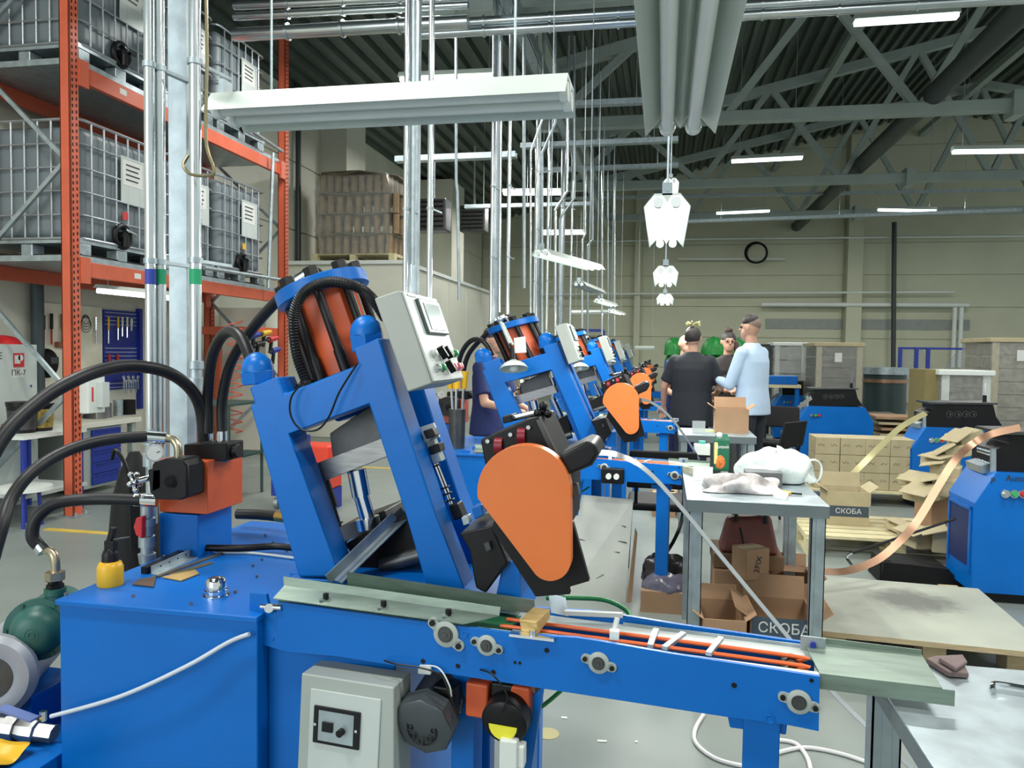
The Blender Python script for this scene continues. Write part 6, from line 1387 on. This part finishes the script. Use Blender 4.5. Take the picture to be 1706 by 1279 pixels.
# hoses of the second press are copied with it; its operator and people follow
# ================================================================== PEOPLE
def capsule(mb, a, b, r1, r2, n=12):
    a = Vector(a); b = Vector(b); mb.cyl(a, b, r1, r2, n); mb.sph(a, r1 * .995, n, 8); mb.sph(b, r2 * .995, n, 8); return mb
def remesh(o, vox, it=4):
    r = o.modifiers.new('remesh', 'REMESH'); r.mode = 'VOXEL'; r.voxel_size = vox; r.use_smooth_shade = True
    s = o.modifiers.new('smooth', 'SMOOTH'); s.iterations = it; s.factor = .5
def person(label, pos, facing, H, arms, hairf, top, pants, shirt_len=.86, sleeve='short', fat=1., lean=0., headrot=0., skinm=SKIN):
    """arms = [(elbow, hand) local per side]; local axes: x right, y forward, z up for a 1.75 m figure"""
    k = H / 1.75; R = Matrix.Rotation(facing, 3, 'Z'); base = Vector((pos[0], pos[1], 0))
    def L(x, y, z):
        if z > .95: y += (z - .95) * lean
        return base + R @ Vector((x * k, y * k, z * k))
    t = thing('person', label, 'person', base)
    b = MB()
    HR = Matrix.Rotation(headrot, 3, 'Z')
    def HL(x, y, z): v = HR @ Vector((x, y, 0)); return L(v.x, v.y + .015, z)
    # legs
    for s in (-1, 1):
        capsule(b, L(.095 * s, 0, .9), L(.1 * s, .02, .5), .085 * k, .058 * k); capsule(b, L(.1 * s, .02, .5), L(.105 * s, -.01, .1), .055 * k, .038 * k); capsule(b, L(.105 * s, -.02, .05), L(.115 * s, .15, .035), .042 * k, .032 * k)
    capsule(b, L(-.07, 0, .95), L(.07, 0, .95), .1 * k, .1 * k)
    [capsule(b, L(.05 * s, 0, .98), L(.06 * s, .0, 1.3), .085 * k, .095 * k) for s in (-1, 1)]; capsule(b, L(-.1, 0, 1.33), L(.1, 0, 1.33), .085 * k, .085 * k); capsule(b, L(-.14, 0, 1.4), L(.14, 0, 1.4), .06 * k, .06 * k)
    capsule(b, L(0, -.005, 1.42), L(0, .01, 1.56), .058 * k, .052 * k)
    # head with jaw, nose, ears, brow
    b.sph(HL(0, -.01, 1.655), (.078 * k, .092 * k, .098 * k), 20, 14); capsule(b, HL(0, .03, 1.60), HL(0, .05, 1.572), .06 * k, .042 * k)
    capsule(b, HL(0, .085, 1.655), HL(0, .104, 1.625), .011 * k, .015 * k, 8); capsule(b, HL(-.03, .075, 1.668), HL(.03, .075, 1.668), .014 * k, .014 * k, 8)
    capsule(b, HL(-.02, .083, 1.592), HL(.02, .083, 1.592), .009 * k, .009 * k, 8)
    for s in (-1, 1): b.sph(HL(.08 * s, -.01, 1.645), (.014 * k, .022 * k, .033 * k), 10, 8)
    for s, (el, hd) in zip((-1, 1), arms):
        sh = L(.185 * s, 0, 1.41); el = L(*el); hd = L(*hd)
        capsule(b, sh, el, .052 * k, .04 * k); capsule(b, el, hd, .039 * k, .027 * k)
        d = (hd - el).normalized(); side = d.cross(Vector((0, 0, 1))); side = side.normalized() if side.length > .1 else Vector((1, 0, 0)); nrm = side.cross(d)
        capsule(b, hd + d * .02, hd + d * .07 + side * .018, .026 * k, .024 * k, 10); capsule(b, hd + d * .02, hd + d * .07 - side * .018, .026 * k, .024 * k, 10)
        for q, (o_, ln) in enumerate(((-.03, .062), (-.011, .075), (.01, .07), (.029, .055))):
            f0 = hd + d * .085 + side * o_; f1 = f0 + d * ln * .5 - nrm * .012; f2 = f1 + d * ln * .42 - nrm * .03
            capsule(b, f0, f1, .0095, .009, 8); capsule(b, f1, f2, .009, .008, 8)
        th0 = hd + d * .03 - side * .03; capsule(b, th0, th0 + d * .035 - side * .03 - nrm * .01, .012, .01, 8); capsule(b, th0 + d * .035 - side * .03 - nrm * .01, th0 + d * .065 - side * .03 - nrm * .025, .01, .009, 8)
    body = obj('body', b, skinm, t); remesh(body, .0085, 3)
    for s in (-1, 1):
        e = HL(.031 * s, .082, 1.652); obj('eye', MB().sph(e, .011 * k, 10, 8), mat('eye_dark', (60, 44, 38), .2), body)
    # shirt
    c = MB(); f = fat
    rings = [(shirt_len, .2 * f, .15), (shirt_len + .1, .19 * f, .145), (1.08, .172 * f, .13), (1.2, .182 * f, .135), (1.32, .2 * (.5 + .5 * f), .135), (1.4, .205 * (.6 + .4 * f), .11), (1.445, .16, .09), (1.475, .1, .075), (1.5, .07, .066)]
    nr_ = 24; vs_ = []
    for z_, a_, b_ in rings: vs_ += [L(a_ * math.cos(q_) * (abs(math.cos(q_)) + .001) ** -.15, b_ * math.sin(q_) * (abs(math.sin(q_)) + .001) ** -.15, z_) for q_ in (2 * math.pi * i_ / nr_ for i_ in range(nr_))]
    c.add(vs_, [[r_ * nr_ + i_, r_ * nr_ + (i_ + 1) % nr_, (r_ + 1) * nr_ + (i_ + 1) % nr_, (r_ + 1) * nr_ + i_] for r_ in range(len(rings) - 1) for i_ in range(nr_)] + [list(range(nr_))[::-1], [(len(rings) - 1) * nr_ + i_ for i_ in range(nr_)]])
    for s, (el, hd) in zip((-1, 1), arms):
        sh = L(.18 * s, 0, 1.4); el = L(*el); hd = L(*hd)
        if sleeve == 'long': capsule(c, sh, el, .068 * k, .056 * k); capsule(c, el, el + (hd - el) * .88, .055 * k, .042 * k)
        else: c.cyl(sh, sh + (el - sh) * .78, .07 * k, .072 * k, 14); c.sph(sh, .07 * k, 14, 8)
    so = obj('shirt', c, top, t); remesh(so, .011, 4)
    # trousers
    p = MB()
    for s in (-1, 1):
        capsule(p, L(.09 * s, 0, .88), L(.1 * s, .02, .5), .1 * k, .075 * k, 14); p.cyl(L(.1 * s, .02, .5), L(.105 * s, -.01, .09), .074 * k, .062 * k, 14)
    capsule(p, L(-.05, 0, .93), L(.05, 0, .93), .13 * k, .13 * k, 14)
    po = obj('trousers', p, pants, t); remesh(po, .012, 4)
    for s in (-1, 1): obj('shoe', capsule(MB(), L(.105 * s, -.04, .045), L(.118 * s, .17, .035), .046 * k, .036 * k), BLACKM, t)
    hairf(t, HL, k, b)
    return t
HAIRB = mat('hair_dark', (44, 36, 34), .5, 0, .3, 60, .3, 200); HAIRY = mat('hair_blond', (206, 200, 140), .6, 0, .2, 60)
def hair_short(t, HL, k, b, back=True):
    m = MB(); m.sph(HL(0, -.018, 1.672), (.086 * k, .096 * k, .1 * k), 20, 10)
    # keep the face clear: hair cap is cut below the brow by staying behind it
    m.v = [v if (v - HL(0, -.018, 1.672)).z > -.03 * k or (HL(0, 1, 1.6) - HL(0, 0, 1.6)).normalized().dot(v - HL(0, -.018, 1.672)) < .0 else v - (HL(0, 1, 1.6) - HL(0, 0, 1.6)).normalized() * .03 for v in m.v]
    o = obj('hair', m, HAIRB, t); return o
def hair_crop(t, HL, k, b):
    m = MB().sph(HL(0, -.005, 1.71), (.08 * k, .094 * k, .068 * k), 20, 10); obj('hair', m, HAIRB, t)
    m = MB().sph(HL(0, -.022, 1.68), (.0815 * k, .09 * k, .075 * k), 20, 10); obj('faded_side_hair', m, mat('hair_fade', (132, 112, 100), .7), t)
def hair_bun(t, HL, k, b):
    hair_short(t, HL, k, b); m = MB()
    rn = random.Random(2)
    for i in range(16):
        a = rn.uniform(0, 6.28); p0 = HL(0, -.03, 1.765); m.tube([p0, p0 + Vector((math.cos(a) * .03, math.sin(a) * .02, .03)), p0 + Vector((math.cos(a) * .075, math.sin(a) * .05, .045 * rn.uniform(.2, 1.2)))], .009, 5, 3)
    obj('blond_tuft', m, HAIRY, t, label='blond tuft of hair')
def hair_long(t, HL, k, b):
    hair_short(t, HL, k, b); m = MB(); m.tube([HL(-.07, .02, 1.66), HL(-.09, .05, 1.52), HL(-.1, .1, 1.38), HL(-.09, .12, 1.2)], [.02, .03, .035, .03], 8, 5); m.sph(HL(0, -.02, 1.78), (.045 * k, .045 * k, .035 * k), 10, 8)
    obj('ponytail', m, mat('hair_brown', (70, 50, 42), .5), t)
    for s in (-1, 1): obj('spectacles', MB().torus(HL(.032 * s, .1, 1.652), HL(0, 1, 0) - HL(0, 0, 0), .021, .002, 16, 5), BLACK, t)
def bald(t, HL, k, b): pass
BSH = mat('shirt_black', (28, 32, 38), .8, 0, .08, 6, .15, 14); LSH = mat('shirt_light_blue', (178, 200, 222), .75, 0, .04, 4, .5, 9); NSH = mat('overall_navy', (20, 34, 84), .75, 0, .08, 6, .2, 14)
DTR = mat('trousers_dark', (34, 38, 50), .8); BRO = mat('blouse_dark', (48, 42, 42), .75, 0, .1, 8, .2, 14)
x1_ = PY(1153, 620, 8.2).x
person('person with dark hair and blond tuft seen from behind in a black T-shirt', (x1_, 8.2), -.25, 1.72, [((-.3, .02, 1.12), (-.33, .12, .92)), ((.28, .1, 1.12), (.2, .32, 1.06))], hair_bun, BSH, DTR, .72, 'short', 1.2)
x3_ = PY(1255, 620, 8.0).x
person('man with cropped dark hair in a light blue shirt turned to the left', (x3_, 8.0), .95, 1.83, [((-.21, .12, 1.1), (-.08, .32, 1.14)), ((.24, .08, 1.08), (.06, .32, 1.12))], hair_crop, LSH, DTR, .82, 'long', 1.0, .04, .15)
x2_ = PY(1212, 600, 8.85).x
person('woman with glasses and a long brown ponytail in a dark blouse facing the camera', (x2_, 8.85), math.pi + .1, 1.69, [((-.24, .08, 1.1), (-.08, .3, 1.12)), ((.24, .08, 1.1), (.08, .3, 1.1))], hair_long, BRO, mat('skirt_grey', (96, 98, 98), .8), .86, 'long', .85, .05)
x4_ = PY(1138, 600, 8.95).x
person('bald man in blue overalls half hidden behind the black T-shirt', (x4_, 8.95), math.pi + .5, 1.66, [((-.24, .05, 1.1), (-.2, .28, 1.05)), ((.24, .05, 1.1), (.2, .26, 1.02))], bald, NSH, NSH, .86, 'short', 1.0, .05)
x5_ = PY(815, 600, 6.3).x
person('dark haired operator in navy overalls behind the second press', (x5_, 6.3), -1.9, 1.64, [((-.24, .1, 1.1), (-.15, .34, 1.02)), ((.24, .1, 1.1), (.12, .34, 1.04))], hair_short, NSH, NSH, .8, 'short', 1.0, .04)
p = PY(1204, 632, 8.35)
solo('smartphone', MB().box(p, (.015, .14, .08), .5), BLACK, 'dark smartphone held between the man and the woman', 'phone', bevel=.004)
p = PY(1243, 640, 7.82);
